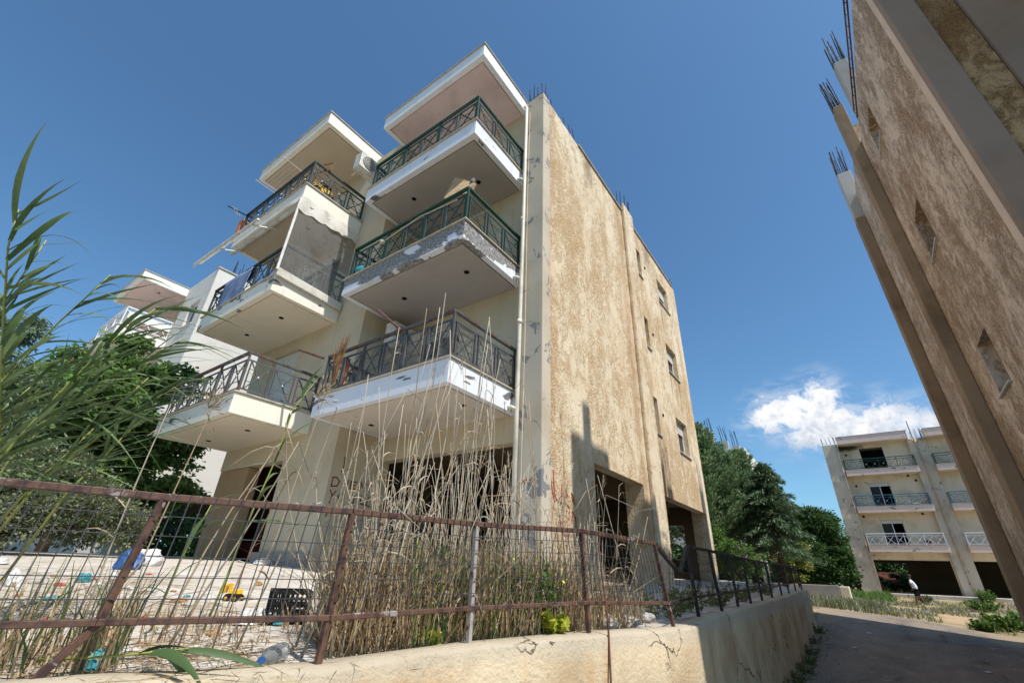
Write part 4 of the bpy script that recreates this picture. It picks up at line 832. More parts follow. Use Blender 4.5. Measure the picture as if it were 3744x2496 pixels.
# white bits on its middle balcony
bt = thing('plastic_chair', 'white plastic chair tipped over on the blue-railed balcony of the far building', 'chair', (4.75, YF+0.55, BZ[1]+0.06))
MB().box(-0.22, 0.22, -0.2, 0.2, 0.12, 0.16).build('seat', MT['pvc'], bt, bevel=0.01)
MB().bar((0.2, 0, 0.14), (0.55, 0, 0.42), 0.38, 0.03, (0,0,1)).build('backrest', MT['pvc'], bt)
for (a, b) in ((-0.2, -0.16), (-0.2, 0.16), (0.2, -0.16), (0.2, 0.16)): MB().bar((a, b, 0.13), (a-0.32 if a < 0 else a+0.05, b, 0.35 if a < 0 else 0.0), 0.035).build('leg', MT['pvc'], bt)
pt_ = thing('flower_pot', 'terracotta pot on the white-railed balcony of the far building', 'pot', (4.6, YF+0.5, BZ[0]+0.04)); MB().lathe([(0.14,0),(0.2,0.3),(0.23,0.3),(0.23,0.36),(0.18,0.36),(0.16,0.3)], (0,0,0), 12).build('pot', MT['tile_red'], pt_, True)
# red-tiled low hut seen through the open ground floor
ht = thing('hut', 'low hut with red tiled roof seen under the far building', 'hut', (0,0,0))
MB().box(0.5, 2.6, 63, 66, -1.0, 0.5).build('wall', MT['plaster_interior'], ht); MB().add([(0.2,62.5,0.5),(2.8,62.5,0.5),(2.8,66.2,1.2),(0.2,66.2,1.2),(0.2,62.5,0.62),(2.8,62.5,0.62),(2.8,66.2,1.32),(0.2,66.2,1.32)], [(0,3,2,1),(4,5,6,7),(0,1,5,4),(1,2,6,5),(2,3,7,6),(3,0,4,7)]).build('roof', MT['tile_red'], ht)
# ================================================================== pale building behind the conifers
wb = thing('apartment_building', 'pale unfinished building behind the conifers with bare steel rods on its columns', 'building', (0,0,0))
MB().box(-13.5, -5.6, 40.0, 50.0, 1.7, 9.6).build('wall', MT['plaster_white'], wb)
for x in (-13.3, -10.5, -8.0, -5.85): MB().box(x-0.2, x+0.2, 40.0, 40.4, -1.2, 1.698).build('column', MT['plaster_white'], wb)
o = slab(wb, 'balcony', -9.5, -5.9, 38.9, 39.995, 2.7, TH, MT['white_c'], MT['soffit_cream']); rail_run(o, (-9.4, 39.0), (-6.0, 39.0), 2.74, 0.9, 5, MT['rail_white'], MT['rail_white'], False, False)
for x, h in ((-8.05, 1.7), (-7.0, 0.7), (-6.2, 0.2)):
    MB().box(x-0.25, x+0.25, 40.05, 40.5, 9.602, 9.6+h).build('column_stub', MT['concrete_white'], wb); rebars(wb, x-0.2, x+0.2, 40.1, 40.45, 9.6+h, 1.3, 9, False, 0.15)
# ================================================================== low boundary wall beside the lane
lw = thing('low_wall', 'low grey rendered wall with a pale broken corner beside the far end of the lane', 'wall', (0,0,0))
MB().box(-5.2, -1.42, 34.6, 34.85, -1.0, -0.06).build('wall', MT['plaster_grey'], lw, bevel=0.03); MB().box(-1.418, -0.95, 34.6, 36.2, -1.0, -0.10).build('broken_corner', MT['plaster_back'], lw, bevel=0.04)
# ================================================================== things on the balconies
Z = Vector((0,0,1))
def ac_unit(loc, rz, label):
    t_ = thing('air_conditioner', label, 'air conditioner', loc, rz)
    MB().box(-0.42, 0.42, -0.16, 0.16, 0.0, 0.58).build('casing', MT['ac_white'], t_, bevel=0.015)
    MB().cyl((-0.12, -0.165, 0.29), (-0.12, -0.175, 0.29), 0.23, 20).build('fan_grille', MT['grille'], t_)
    for r_ in (0.08, 0.15, 0.21):
        MB().tube([(-0.12+r_*math.cos(a*0.5236), -0.18, 0.29+r_*math.sin(a*0.5236)) for a in range(13)], 0.006, 4).build('fan_ring', MT['ac_white'], t_)
    for x in (-0.3, 0.3): MB().bar((x, -0.1, -0.03), (x, 0.34, -0.03), 0.04, 0.04).build('bracket', MT['ac_white'], t_)
    MB().tube([(0.42, 0.0, 0.1), (0.52, 0.02, 0.05), (0.5, 0.1, -0.3), (0.45, 0.2, -0.7)], 0.018, 6).build('hose', MT['pipe'], t_, True)
    return t_
ac_unit((-9.25, 4.98, 10.25), R(90), 'air conditioner on the wall under the cream roof slab of the top balcony')
ac_unit((-8.05, 6.3, 4.75), R(90), 'dusty air conditioner in the shade on the lowest right-hand balcony')
# plywood board tilted over the middle balcony's corner
bd = MB(); q4 = [(-5.62, 4.87, 7.25), (-4.90, 4.98, 7.13), (-4.93, 5.12, 7.53), (-5.60, 5.10, 8.12)]; bd.add(q4+[(a-0.01, b+0.03, c-0.01) for a, b, c in q4], [(0,3,2,1),(4,5,6,7),(0,1,5,4),(1,2,6,5),(2,3,7,6),(3,0,4,7)]); bo = bd.build('plywood_board', MT['board'])
tag(bo, 'square plywood board propped above the corner of the green-railed middle balcony', 'board')
MB().tube([(-5.05, 5.12, 7.62), (-5.03, 5.13, 7.72)], 0.05, 8).build('cup', MT['grille'], bo)
br = MB().tube([(-7.25, 4.66, 6.62), (-6.0, 4.62, 6.72), (-5.0, 4.68, 6.70)], 0.014, 6).build('broom_stick', MT['stick']); tag(br, 'pale stick leaning across the front of the green-railed middle balcony', 'stick')
MB().lathe([(0.0,-0.05),(0.05,-0.03),(0.055,0.03),(0.0,0.05)], (-7.27, 4.66, 6.62), 8).build('stick_head', MT['stick'], br, True)
# hanging-line brackets
for (a, b, l) in (((-8.55, 4.68, 3.98), (-9.45, 4.55, 4.36), 'rusty tube sticking out from the far end of the lowest right-hand balcony rail'), ((-6.15, 4.76, 4.02), (-6.95, 4.70, 4.70), 'long rusty clothesline arm over the lowest right-hand balcony')):
    o = MB().tube([a, b], 0.028, 8).build('clothesline_arm', MT['rust_pipe']); tag(o, l, 'pipe')
# net tied behind the lowest right rail
nt_ = MB()
for k in range(12):
    x0 = lerp(-7.4, -4.95, k/12); x1 = lerp(-7.4, -4.95, (k+1)/12); w0, w1 = 0.02*math.sin(k*1.7), 0.02*math.sin((k+1)*1.7)
    nt_.add([(x0, 4.9+w0, 3.2), (x1, 4.9+w1, 3.2), (x1, 4.9+w1*2, 3.95), (x0, 4.9+w0*2, 3.95)], [(0,1,2,3)])
for k in range(6):
    y0 = lerp(4.92, 6.5, k/6); y1 = lerp(4.92, 6.5, (k+1)/6); nt_.add([(-4.91+0.02*math.sin(k), y0, 3.2), (-4.91+0.02*math.sin(k+1), y1, 3.2), (-4.91, y1, 3.95), (-4.91, y0, 3.95)], [(0,1,2,3)])
tag(nt_.build('shade_net', MT['netting']), 'grey shade net tied behind the rails of the lowest right-hand balcony', 'net')
op = MB().box(-8.15, -8.0, 4.95, 5.0, 3.16, 3.95).build('orange_board', MT['orange'], bevel=0.004); tag(op, 'narrow orange board standing behind the rail of the lowest right-hand balcony', 'board')
bk = thing('brushwood_bundle', 'bundle of dry twigs standing on the end of the lowest right-hand balcony', 'twigs', (-7.85, 4.62, 3.2))
for k in range(26): a = rnd.uniform(-0.16, 0.16); MB().tube([(a*0.4, 0, 0), (a*0.8, rnd.uniform(-0.03, 0.03), 0.5), (a*1.6, rnd.uniform(-0.06, 0.06), rnd.uniform(0.8, 1.15))], 0.006, 4).build('twig', MT['wood'], bk)
cr2 = MB().lathe([(0.15,0),(0.22,0.02),(0.26,0.2),(0.25,0.2),(0.2,0.03)], (-8.2, 5.0, 6.16), 14).build('plastic_basin', MT['teal'], None, True); tag(cr2, 'teal plastic basin at the end of the green-railed middle balcony', 'basin')
# blanket over the left middle balcony rail
V = []; F = []; nx, nz = 16, 14; bx0, bx1 = -13.1, -11.5; zt = Z2+0.035+0.95
for i in range(nx+1):
    for j in range(nz+1):
        u = i/nx; v = j/nz; x = lerp(bx0, bx1, u); s_ = v*1.45-0.35
        wv = 0.02*math.sin(u*9+v*2)+0.015*math.sin(u*17)
        if s_ < 0: y = CYF+0.12+0.02; z_ = zt-(-s_)
        else: y = CYF+0.03+wv*min(1, s_*2); z_ = zt-s_+0.02*math.sin(u*5)
        V.append((x+0.03*math.sin(v*4), y, z_ if abs(s_) > 0.03 else zt+0.01))
for i in range(nx):
    for j in range(nz): a = i*(nz+1)+j; F.append((a, a+nz+1, a+nz+2, a+1))
bl = npmesh('blanket', np.array(V), np.array(F), MT['denim'], None, True); so_ = bl.modifiers.new('solid', 'SOLIDIFY'); so_.thickness = 0.012
tag(bl, 'blue denim blanket hung over the rail of the left middle balcony', 'blanket')
# awning with side screen on the left middle balcony
aw = thing('awning', 'tattered cream awning with scalloped valance and dusty side screen on the left middle balcony', 'awning', (0,0,0))
zl = Z3-TH
MB().tube([(CX[1]+0.02, CYF-0.02, zl-0.12), (CX[1]+0.06, CYF-0.03, Z2+0.1)], 0.035, 8).build('pole', MT['awning_bar'], aw)
MB().bar((CX[0]-1.2, CYF-0.42, zl-0.42), (CX[1]-1.45, CYF-0.34, zl-0.36), 0.07, 0.06).build('front_bar', MT['awning_bar'], aw, bevel=0.008)
MB().tube([(CX[0]-0.1, CYF+0.12, zl-0.1), (CX[1]-0.05, CYF+0.12, zl-0.1)], 0.06, 10).build('roller', MT['awning'], aw)
for x in (CX[0]+0.4, CX[1]-1.7): MB().bar((x, CYF+0.3, zl-0.14), (x-0.1, CYF-0.36, zl-0.40), 0.035, 0.03).build('arm', MT['awning_bar'], aw)
BA = Vector((CX[0]-1.2, CYF-0.42, zl-0.42)); BB = Vector((CX[1]-1.45, CYF-0.34, zl-0.36)); V = []; F = []; nx, ny = 40, 4
for i in range(nx+1):
    u = i/nx; p = BA.lerp(BB, u); rag = 0.05*math.sin(u*31)+0.04*math.sin(u*57)+0.03*math.sin(u*91)
    for j in range(ny+1):
        v = j/ny-0.5
        V.append((p.x, p.y+(0.16*-v*2 if v < 0 else -0.02*v), p.z+(0.10*-v*2 if v < 0 else -(0.16+rag)*v*2)+0.035))
for i in range(nx):
    for j in range(ny): a = i*(ny+1)+j; F.append((a, a+ny+1, a+ny+2, a+1))
npmesh('canopy', np.array(V), np.array(F), MT['awning'], aw, True)
tri = MB(); T0 = Vector((CX[1]-0.05, CYF-0.02, zl-0.02)); T1 = Vector((CX[1]-0.1, CYF-0.05, zl-0.22)); T2 = BB+Vector((0.15, 0.03, 0.03)); T3 = BB+Vector((-0.1, 0.02, -0.10)); n_ = 8
for k in range(n_): a, b = k/n_, (k+1)/n_; tri.add([T0.lerp(T2, a), T0.lerp(T2, b), T1.lerp(T3, b), T1.lerp(T3, a)], [(0,1,2,3)])
tri.build('torn_canopy_end', MT['awning'], aw, True)
V = []; F = []; nx = 34
for i in range(nx+1):
    u = i/nx; y = lerp(CYF-0.03, 5.46, u); sc = 0.06*abs(math.sin(u*nx*0.42)); dr_ = lerp(0.50, 0.36, u)
    for j in range(5): v = j/4; V.append((CX[1]+0.035+0.015*math.sin(u*21+v*2)+0.05*v, y, zl-0.02-v*(dr_+(sc if j == 4 else 0))))
for i in range(nx):
    for j in range(4): a = i*5+j; F.append((a, a+5, a+6, a+1))
npmesh('valance', np.array(V), np.array(F), MT['awning'], aw, True)
V = []; F = []; nx, nz = 14, 10
for i in range(nx+1):
    for j in range(nz+1):
        u = i/nx; v = j/nz; V.append((CX[1]+0.045+0.03*math.sin(u*6)*math.sin(v*3.1), lerp(CYF+0.02, 5.44, u), lerp(Z2+1.0, zl-0.22, v)))
for i in range(nx):
    for j in range(nz): a = i*(nz+1)+j; F.append((a, a+nz+1, a+nz+2, a+1))
npmesh('side_screen', np.array(V), np.array(F), MT['screen'], aw, True)
cp = MB(); cp.add([(CX[1]+0.05, CYF+0.02, Z2+0.12), (CX[1]+0.05, 5.44, Z2+0.12), (CX[1]+0.05, 5.44, Z2+0.998), (CX[1]+0.05, CYF+0.02, Z2+0.998)], [(0,1,2,3)]); cp.build('clear_panel', MT['screen_clear'], aw)
MB().bar((CX[1]+0.07, CYF-0.02, Z2+0.06), (CX[1]+0.07, 5.46, Z2-0.02), 0.05, 0.22).build('screen_roll', MT['awning'], aw, bevel=0.015)
# drying rack with lines on the top left balcony, aerial, plank, frame, toys
dk = thing('drying_rack', 'wire drying rack reaching out in front of the top left balcony', 'drying rack', (0,0,0))
for x in (-10.55, -12.05):
    MB().tube([(x, CYF+0.05, Z3+0.95), (x-0.05, CYF-0.55, Z3+1.02)], 0.012, 6).build('arm', MT['stick'], dk)
for k in range(6): y = CYF-0.02-0.1*k; MB().tube([(-10.55-0.01*k, y, Z3+0.96+0.012*k), (-11.3, y, Z3+0.93+0.012*k), (-12.06-0.01*k, y, Z3+0.96+0.012*k)], 0.003, 4).build('line', MT['pvc'], dk)
an = thing('aerial', 'black aerial boom sticking out past the end of the top left balcony', 'aerial', (0,0,0))
MB().bar((-13.6, CYF+0.02, Z3+0.80), (-15.6, CYF-0.1, Z3+2.2), 0.04).build('boom', MT['black'], an)
for k in (0.45, 0.6): p = Vector((-13.6, CYF+0.02, Z3+0.80)).lerp(Vector((-15.6, CYF-0.1, Z3+2.2)), k); MB().bar(p+Vector((0.05,-0.12,0.03)), p+Vector((-0.05,0.12,-0.1)), 0.015).build('element', MT['stick'], an)
pk = MB().box(-14.15, -13.9, CYF+0.02, CYF+0.3, Z3-0.02, Z3+0.85).build('orange_plank', MT['orange'], bevel=0.005); tag(pk, 'upright orange plank at the far end of the top left balcony', 'plank')
fr_ = thing('wooden_frame', 'empty wooden frame leaning at the corner of the top left balcony', 'frame', (-10.05, CYF+0.35, Z3+0.92), R(20))
for (a, b) in (((-0.28,0,0),(0.28,0,0)), ((-0.28,0.1,0.42),(0.28,0.1,0.42)), ((-0.28,0,0),(-0.28,0.1,0.42)), ((0.28,0,0),(0.28,0.1,0.42))): MB().bar(a, b, 0.035).build('batten', MT['wood'], fr_)
ty = thing('ride_on_toy', 'yellow and black ride-on toy behind the corner rail of the top left balcony', 'toy', (-10.1, CYF+0.55, Z3+0.06))
MB().box(-0.1, 0.1, -0.3, 0.3, 0.16, 0.42).build('body', MT['yellow'], ty, bevel=0.05); MB().box(-0.09, 0.09, -0.1, 0.22, 0.422, 0.55).build('seat', MT['black'], ty, bevel=0.03)
for (x, y) in ((-0.14, -0.2), (0.14, -0.2), (-0.14, 0.2), (0.14, 0.2)): MB().cyl((x-0.03, y, 0.12), (x+0.03, y, 0.12), 0.12, 14).build('wheel', MT['black'], ty)
MB().bar((0, -0.24, 0.4), (0, -0.3, 0.68), 0.03).build('steering_post', MT['orange'], ty)

# ================================================================== things in the open ground floor and the yard
sf = thing('armchair', 'dark red armchair stored in the open ground floor', 'armchair', (-12.85, 6.5, -0.03), R(35))
MB().box(-0.5, 0.5, -0.45, 0.45, 0.05, 0.45).build('seat', MT['sofa'], sf, bevel=0.05); MB().box(-0.5, 0.5, 0.30, 0.5, 0.452, 1.0).build('backrest', MT['sofa'], sf, bevel=0.05)
for x in (-0.6, 0.6): MB().box(x-0.1, x+0.1, -0.45, 0.5, 0.05, 0.68).build('armrest', MT['sofa'], sf, bevel=0.05)
for i, (x, y, z, s_, rz, l) in enumerate(((-13.35, 6.75, 0.55, (0.5, 0.35, 0.4), 12, 'cream carton on a stand left of the red armchair'), (-12.5, 7.2, 0.80, (0.55, 0.4, 0.28), -14, 'white box lying on top of the red armchair pile'), (-11.95, 6.5, 0.2, (0.5, 0.4, 0.35), 5, 'white cabinet on the floor right of the red armchair'))):
    b_ = thing('storage_box', l, 'box', (x, y, -0.03), R(rz)); MB().box(-s_[0]/2, s_[0]/2, -s_[1]/2, s_[1]/2, z, z+s_[2]).build('carton', MT['box_white'], b_, bevel=0.01)
    MB().box(-s_[0]/2-0.01, s_[0]/2+0.01, -s_[1]/2-0.01, s_[1]/2+0.01, z+s_[2]+0.002, z+s_[2]+0.05).build('lid', MT['box_white'], b_, bevel=0.008)
    MB().box(-s_[0]/2+0.05, s_[0]/2-0.05, -s_[1]/2+0.05, s_[1]/2-0.05, 0.0, z-0.002).build('stand', MT['sofa'], b_)
def on_yard(x, y, dz=0.0): return (x, y, yz(x, y)+dz)
tx = thing('toy_excavator', 'small yellow plastic toy digger with raised arm on the concrete yard', 'toy', on_yard(-4.9, 2.37), R(30))
tx.scale = (0.5, 0.5, 0.5)
MB().box(-0.06, 0.20, -0.07, 0.07, 0.10, 0.13).build('chassis', MT['black'], tx, bevel=0.01); MB().add([(-0.02,-0.07,0.131),(0.2,-0.07,0.131),(0.2,0.07,0.131),(-0.02,0.07,0.131),(0.0,-0.06,0.19),(0.19,-0.06,0.21),(0.19,0.06,0.21),(0.0,0.06,0.19)], [(0,3,2,1),(4,5,6,7),(0,1,5,4),(1,2,6,5),(2,3,7,6),(3,0,4,7)]).build('body', MT['yellow'], tx, bevel=0.01)
MB().bar((-0.03, 0, 0.16), (-0.02, 0, 0.30), 0.05, 0.04, (1,0,0)).build('boom', MT['yellow'], tx, bevel=0.006); MB().bar((-0.02, 0, 0.29), (-0.12, 0, 0.26), 0.045, 0.04).build('arm', MT['yellow'], tx, bevel=0.006)
MB().add([(-0.10,-0.06,0.27),(-0.10,0.06,0.27),(-0.20,0.06,0.22),(-0.20,-0.06,0.22),(-0.12,-0.06,0.14),(-0.12,0.06,0.14),(-0.19,0.06,0.13),(-0.19,-0.06,0.13)], [(0,1,2,3),(4,7,6,5),(0,4,5,1),(2,6,7,3),(1,5,6,2),(3,7,4,0)]).build('bucket', MT['yellow'], tx)
for (x, y) in ((0.17, -0.09), (0.17, 0.09), (0.0, -0.09), (0.0, 0.09)): w_ = MB().cyl((x, y-0.02, 0.06), (x, y+0.02, 0.06), 0.06, 14).build('wheel', MT['black'], tx); MB().cyl((x, y-0.023, 0.06), (x, y+0.023, 0.06), 0.03, 10).build('hub', MT['yellow'], w_)
ck = thing('crate', 'black plastic lattice crate lying in the yard behind the fence', 'crate', on_yard(-3.72, 2.26), R(-28))
MB().box(-0.22, 0.22, -0.14, 0.14, 0.0, 0.015).build('base', MT['black'], ck)
for (a, b) in (((-0.22,-0.14),(0.22,-0.14)), ((0.22,-0.14),(0.22,0.14)), ((0.22,0.14),(-0.22,0.14)), ((-0.22,0.14),(-0.22,-0.14))):
    s_ = MB(); A = Vector((a[0], a[1], 0)); B = Vector((b[0], b[1], 0)); n_ = int((B-A).length/0.035)
    for zz in (0.02, 0.075, 0.125, 0.19): s_.bar(A+Z*zz, B+Z*zz, 0.012, 0.022)
    for k in range(n_+1): p = A.lerp(B, k/n_); s_.bar(p+Z*0.02, p+Z*0.2, 0.010, 0.012, (1,1,0))
    s_.build('side_lattice', MT['black'], ck)
def crumple(name, label, cat, loc, s_, m_, seed, flat=0.5, group=None):
    import bmesh
    bm = bmesh.new(); bmesh.ops.create_icosphere(bm, subdivisions=3, radius=1.0)
    for v in bm.verts:
        p = v.co; n_ = mnoise.noise((p.x*1.4+seed, p.y*1.4, p.z*1.4))*0.45+mnoise.noise((p.x*3.7, p.y*3.7+seed, p.z*3.7))*0.22+abs(mnoise.noise((p.x*7, p.y*7, p.z*7+seed)))*0.12
        p *= (1+n_); p.z = max(p.z, -0.45)
        v.co = Vector((p.x*s_[0], p.y*s_[1], (p.z+0.45)*s_[2]))
    me = bpy.data.meshes.new(name); bm.to_mesh(me); bm.free(); me.materials.append(m_)
    o = link(name, me); o.location = loc; o.rotation_euler = (0, 0, seed); return tag(o, label, cat, group)
crumple('rubbish_bag', 'bright blue rubbish bag beside the leaning post', 'bag', on_yard(-8.6, 2.6), (0.16, 0.13, 0.17), MT['bag_blue'], 1.0)
crumple('rubbish_bag', 'large white rubbish bag behind the blue bag', 'bag', on_yard(-9.3, 3.0), (0.26, 0.2, 0.18), MT['bag_white'], 2.0)
crumple('rubbish_bag', 'white plastic sheeting heaped in front of the dark shrub', 'bag', on_yard(-9.6, 1.35), (0.36, 0.2, 0.055), MT['bag_white'], 3.0)
crumple('rubbish_bag', 'small white bag standing in the dry grass at the left', 'bag', on_yard(-6.6, 1.15), (0.07, 0.07, 0.09), MT['bag_white'], 4.0)
crumple('rubbish_bag', 'blue-green crumpled wrapper among dry stems at the left', 'wrapper', on_yard(-6.9, 1.75), (0.07, 0.06, 0.06), MT['teal'], 5.0)
crumple('rubbish_bag', 'teal crumpled bag at the foot of the leaning fence post', 'bag', on_yard(-2.95, 0.92, 0.01), (0.05, 0.04, 0.05), MT['teal'], 6.0)
crumple('rubbish_bag', 'white bag lying at the foot of the left pillar', 'bag', on_yard(-9.6, 5.1), (0.16, 0.1, 0.07), MT['bag_white'], 7.0)
crumple('rubbish_bag', 'pale plastic bag pressed flat against the black crate', 'bag', on_yard(-3.75, 2.02), (0.16, 0.1, 0.06), MT['bag_white'], 8.0)
scr = [('red', 'red', -6.6, 1.5), ('cardboard', 'brown', -7.4, 1.6), ('bag_white', 'white', -5.2, 1.0), ('teal', 'teal', -5.5, 1.25), ('bag_white', 'white', -4.6, 0.9), ('cardboard', 'brown', -5.0, 2.0), ('red', 'pink', -4.1, 1.45), ('bag_white', 'white', -6.2, 1.95), ('teal', 'green', -7.0, 1.05), ('bag_white', 'white', -7.6, 2.2), ('cardboard', 'brown', -6.0, 3.2), ('bag_white', 'white', -3.3, 1.15)]
for i, (mm, cn, x, y) in enumerate(scr):
    o = crumple('litter', 'small scrap of litter lying on the yard concrete', 'litter', on_yard(x, y), (rnd.uniform(0.03, 0.08), rnd.uniform(0.025, 0.05), rnd.uniform(0.012, 0.03)), MT[mm], i*1.37, group='litter on the yard')
for i in range(34):
    mm = ['bag_white', 'cardboard', 'bag_white', 'rubble', 'teal', 'red', 'cardboard', 'rubble'][i % 8]; x = rnd.uniform(-9, -3.2); y = rnd.uniform(0.5, 2.2)-(x+3.2)*0.18
    crumple('litter', 'small scrap of litter lying on the yard concrete', 'litter', on_yard(x, y), (rnd.uniform(0.02, 0.06), rnd.uniform(0.02, 0.04), rnd.uniform(0.008, 0.02)), MT[mm], 40+i*1.7, group='litter on the yard')
bo_ = thing('plastic_bottle', 'clear plastic bottle lying on the yard just behind the retaining wall', 'bottle', on_yard(-2.62, 1.62, 0.045), R(60)); bo_.rotation_euler = (R(90), 0, R(40))
MB().lathe([(0.03,0.0),(0.042,0.01),(0.042,0.06),(0.039,0.08),(0.042,0.1),(0.042,0.17),(0.02,0.22),(0.013,0.24),(0.013,0.26)], (0,0,0), 16).build('body', MT['bottle_plastic'], bo_, True); MB().lathe([(0.016,0.256),(0.016,0.275)], (0,0,0), 12).build('cap', MT['bag_blue'], bo_)
# broken concrete on the wall behind the fence
for i, (x, y, s_) in enumerate(((-1.95, 4.25, 0.13), (-1.85, 4.55, 0.11), (-2.05, 4.7, 0.12), (-2.1, 4.0, 0.08), (-1.95, 5.2, 0.1), (-2.3, 4.45, 0.09))):
    o = crumple('concrete_chunk', 'lump of broken concrete behind the fence near the bent rail', 'rubble', on_yard(x, y), (s_*0.8, s_*0.7, s_*0.6), MT['rubble'], 11+i*2.1, group='rubble behind the fence')

# ================================================================== person walking in the field
def skin_mesh(name, joints, edges, m_, parent=None, loc=(0,0,0), rz=0.0, root=0, sub=2):
    me = bpy.data.meshes.new(name); me.from_pydata([j[0] for j in joints], edges, []); me.materials.append(m_)
    o = link(name, me, parent); o.location = loc; o.rotation_euler = (0,0,rz)
    sk = o.modifiers.new('skin', 'SKIN'); sk.use_smooth_shade = True
    for i, j in enumerate(joints): me.skin_vertices[0].data[i].radius = (j[1], j[1]) if not isinstance(j[1], tuple) else j[1]
    me.skin_vertices[0].data[root].use_root = True
    sb = o.modifiers.new('sub', 'SUBSURF'); sb.levels = sub; sb.render_levels = sub
    return o
PX, PY = 2.42, 43.4
ps = thing('person', 'person in white T-shirt, black shorts and dark cap walking through the weeds', 'person', (PX, PY, gz(PX, PY)))
# walking towards +x; joints in metres
J = [((0.0,0,0.92),0.13), ((0.02,0,1.12),(0.125,0.15)), ((-0.02,0,1.32),(0.12,0.16)), ((-0.06,0,1.44),0.06), ((-0.05,0,1.53),0.052), ((-0.03,0,1.63),0.088), ((-0.02,0,1.70),0.075),
     ((-0.06,-0.18,1.38),0.052), ((-0.12,-0.22,1.12),0.042), ((-0.09,-0.22,0.88),0.034), ((-0.07,-0.21,0.79),0.032),
     ((-0.06,0.18,1.38),0.052), ((0.0,0.22,1.13),0.042), ((0.10,0.21,0.92),0.034), ((0.14,0.20,0.84),0.032),
     ((0.02,-0.09,0.86),0.09), ((-0.02,-0.10,0.47),0.062), ((-0.06,-0.10,0.24),0.056), ((-0.08,-0.10,0.07),0.04), ((0.05,-0.10,0.04),0.036),
     ((0.04,0.09,0.86),0.09), ((0.20,0.10,0.49),0.062), ((0.27,0.10,0.26),0.056), ((0.34,0.10,0.07),0.04), ((0.47,0.10,0.05),0.036)]
E_ = [(0,1),(1,2),(2,3),(3,4),(4,5),(5,6),(2,7),(7,8),(8,9),(9,10),(2,11),(11,12),(12,13),(13,14),(0,15),(15,16),(16,17),(17,18),(18,19),(0,20),(20,21),(21,22),(22,23),(23,24)]
bod = skin_mesh('body', J, E_, MT['skin'], ps)
skin_mesh('shirt', [((0.02,0,0.82),(0.19,0.19)), ((0.07,0,1.05),(0.20,0.19)), ((-0.01,0,1.32),(0.17,0.185)), ((-0.05,0,1.43),0.09), ((-0.06,-0.19,1.37),0.075), ((-0.10,-0.22,1.20),0.072), ((-0.06,0.19,1.37),0.075), ((-0.02,0.22,1.20),0.072)], [(0,1),(1,2),(2,3),(2,4),(4,5),(2,6),(6,7)], MT['cloth_white'], bod)
skin_mesh('shorts', [((0.0,0,0.93),(0.165,0.17)), ((0.02,-0.09,0.80),0.11), ((-0.01,-0.10,0.46),0.105), ((0.06,0.09,0.80),0.11), ((0.20,0.10,0.48),0.105)], [(0,1),(1,2),(0,3),(3,4)], MT['cloth_black'], bod)
MB().lathe([(0.11,0.0),(0.112,0.04),(0.09,0.09),(0.04,0.115),(0.0,0.118)], (-0.03, 0, 1.655), 14).build('cap', MT['cap'], bod, True); MB().add([(0.04,-0.07,1.665),(0.04,0.07,1.665),(0.17,0.05,1.64),(0.17,-0.05,1.64),(0.04,-0.07,1.68),(0.04,0.07,1.68),(0.17,0.05,1.652),(0.17,-0.05,1.652)], [(0,1,2,3),(4,7,6,5),(0,4,5,1),(1,5,6,2),(2,6,7,3),(3,7,4,0)]).build('cap_peak', MT['cap'], bod)
for (x, y, z) in ((-0.03, -0.10, 0.0), (0.40, 0.10, 0.0)): MB().add([(x-0.1,y-0.045,z),(x+0.17,y-0.045,z),(x+0.17,y+0.045,z),(x-0.1,y+0.045,z),(x-0.09,y-0.04,z+0.1),(x+0.14,y-0.035,z+0.05),(x+0.14,y+0.035,z+0.05),(x-0.09,y+0.04,z+0.1)], [(0,3,2,1),(4,5,6,7),(0,1,5,4),(1,2,6,5),(2,3,7,6),(3,0,4,7)]).build('shoe', MT['shoe'], bod, bevel=0.015)
for (x, y, s_) in ((-0.3, 17.2, 0.05), (0.6, 11.6, 0.04), (1.5, 14.0, 0.05), (-0.6, 14.8, 0.04)):
    crumple('litter', 'small white scrap of paper on the shaded lane', 'litter', (x, y, gz(x, y)+0.015), (s_*1.4, s_, 0.012), MT['bag_white'], x*3+9, group='litter on the lane')
# ================================================================== vegetation
def unit(a): return a/np.maximum(1e-9, np.linalg.norm(a, axis=1, keepdims=True))
def leaf_quads(Cc, D, L, W, Nn=None):
    D = unit(D); Nn = rng.normal(size=D.shape) if Nn is None else Nn
    S = unit(np.cross(D, Nn)); L = np.asarray(L).reshape(-1,1); W = np.asarray(W).reshape(-1,1)
    up_ = np.cross(S, D)
    V = np.stack([Cc-D*L*0.5, Cc+S*W*0.5+D*L*0.05+up_*W*0.12, Cc+D*L*0.5, Cc-S*W*0.5+D*L*0.05+up_*W*0.12], 1).reshape(-1,3)
    return V, np.arange(len(V)).reshape(-1,4)
def crown_obj(name, V, F, m_, parent): return tag(npmesh(name, V, F, m_, parent), kind='stuff')
def limbs(root, pts_list, m_):
    mb = MB()
    for pts, r0_, r1_ in pts_list:
        n_ = len(pts); mb.tube(pts, [lerp(r0_, r1_, i/(n_-1)) for i in range(n_)], 7)
    return mb.build('trunk', m_, root, True)
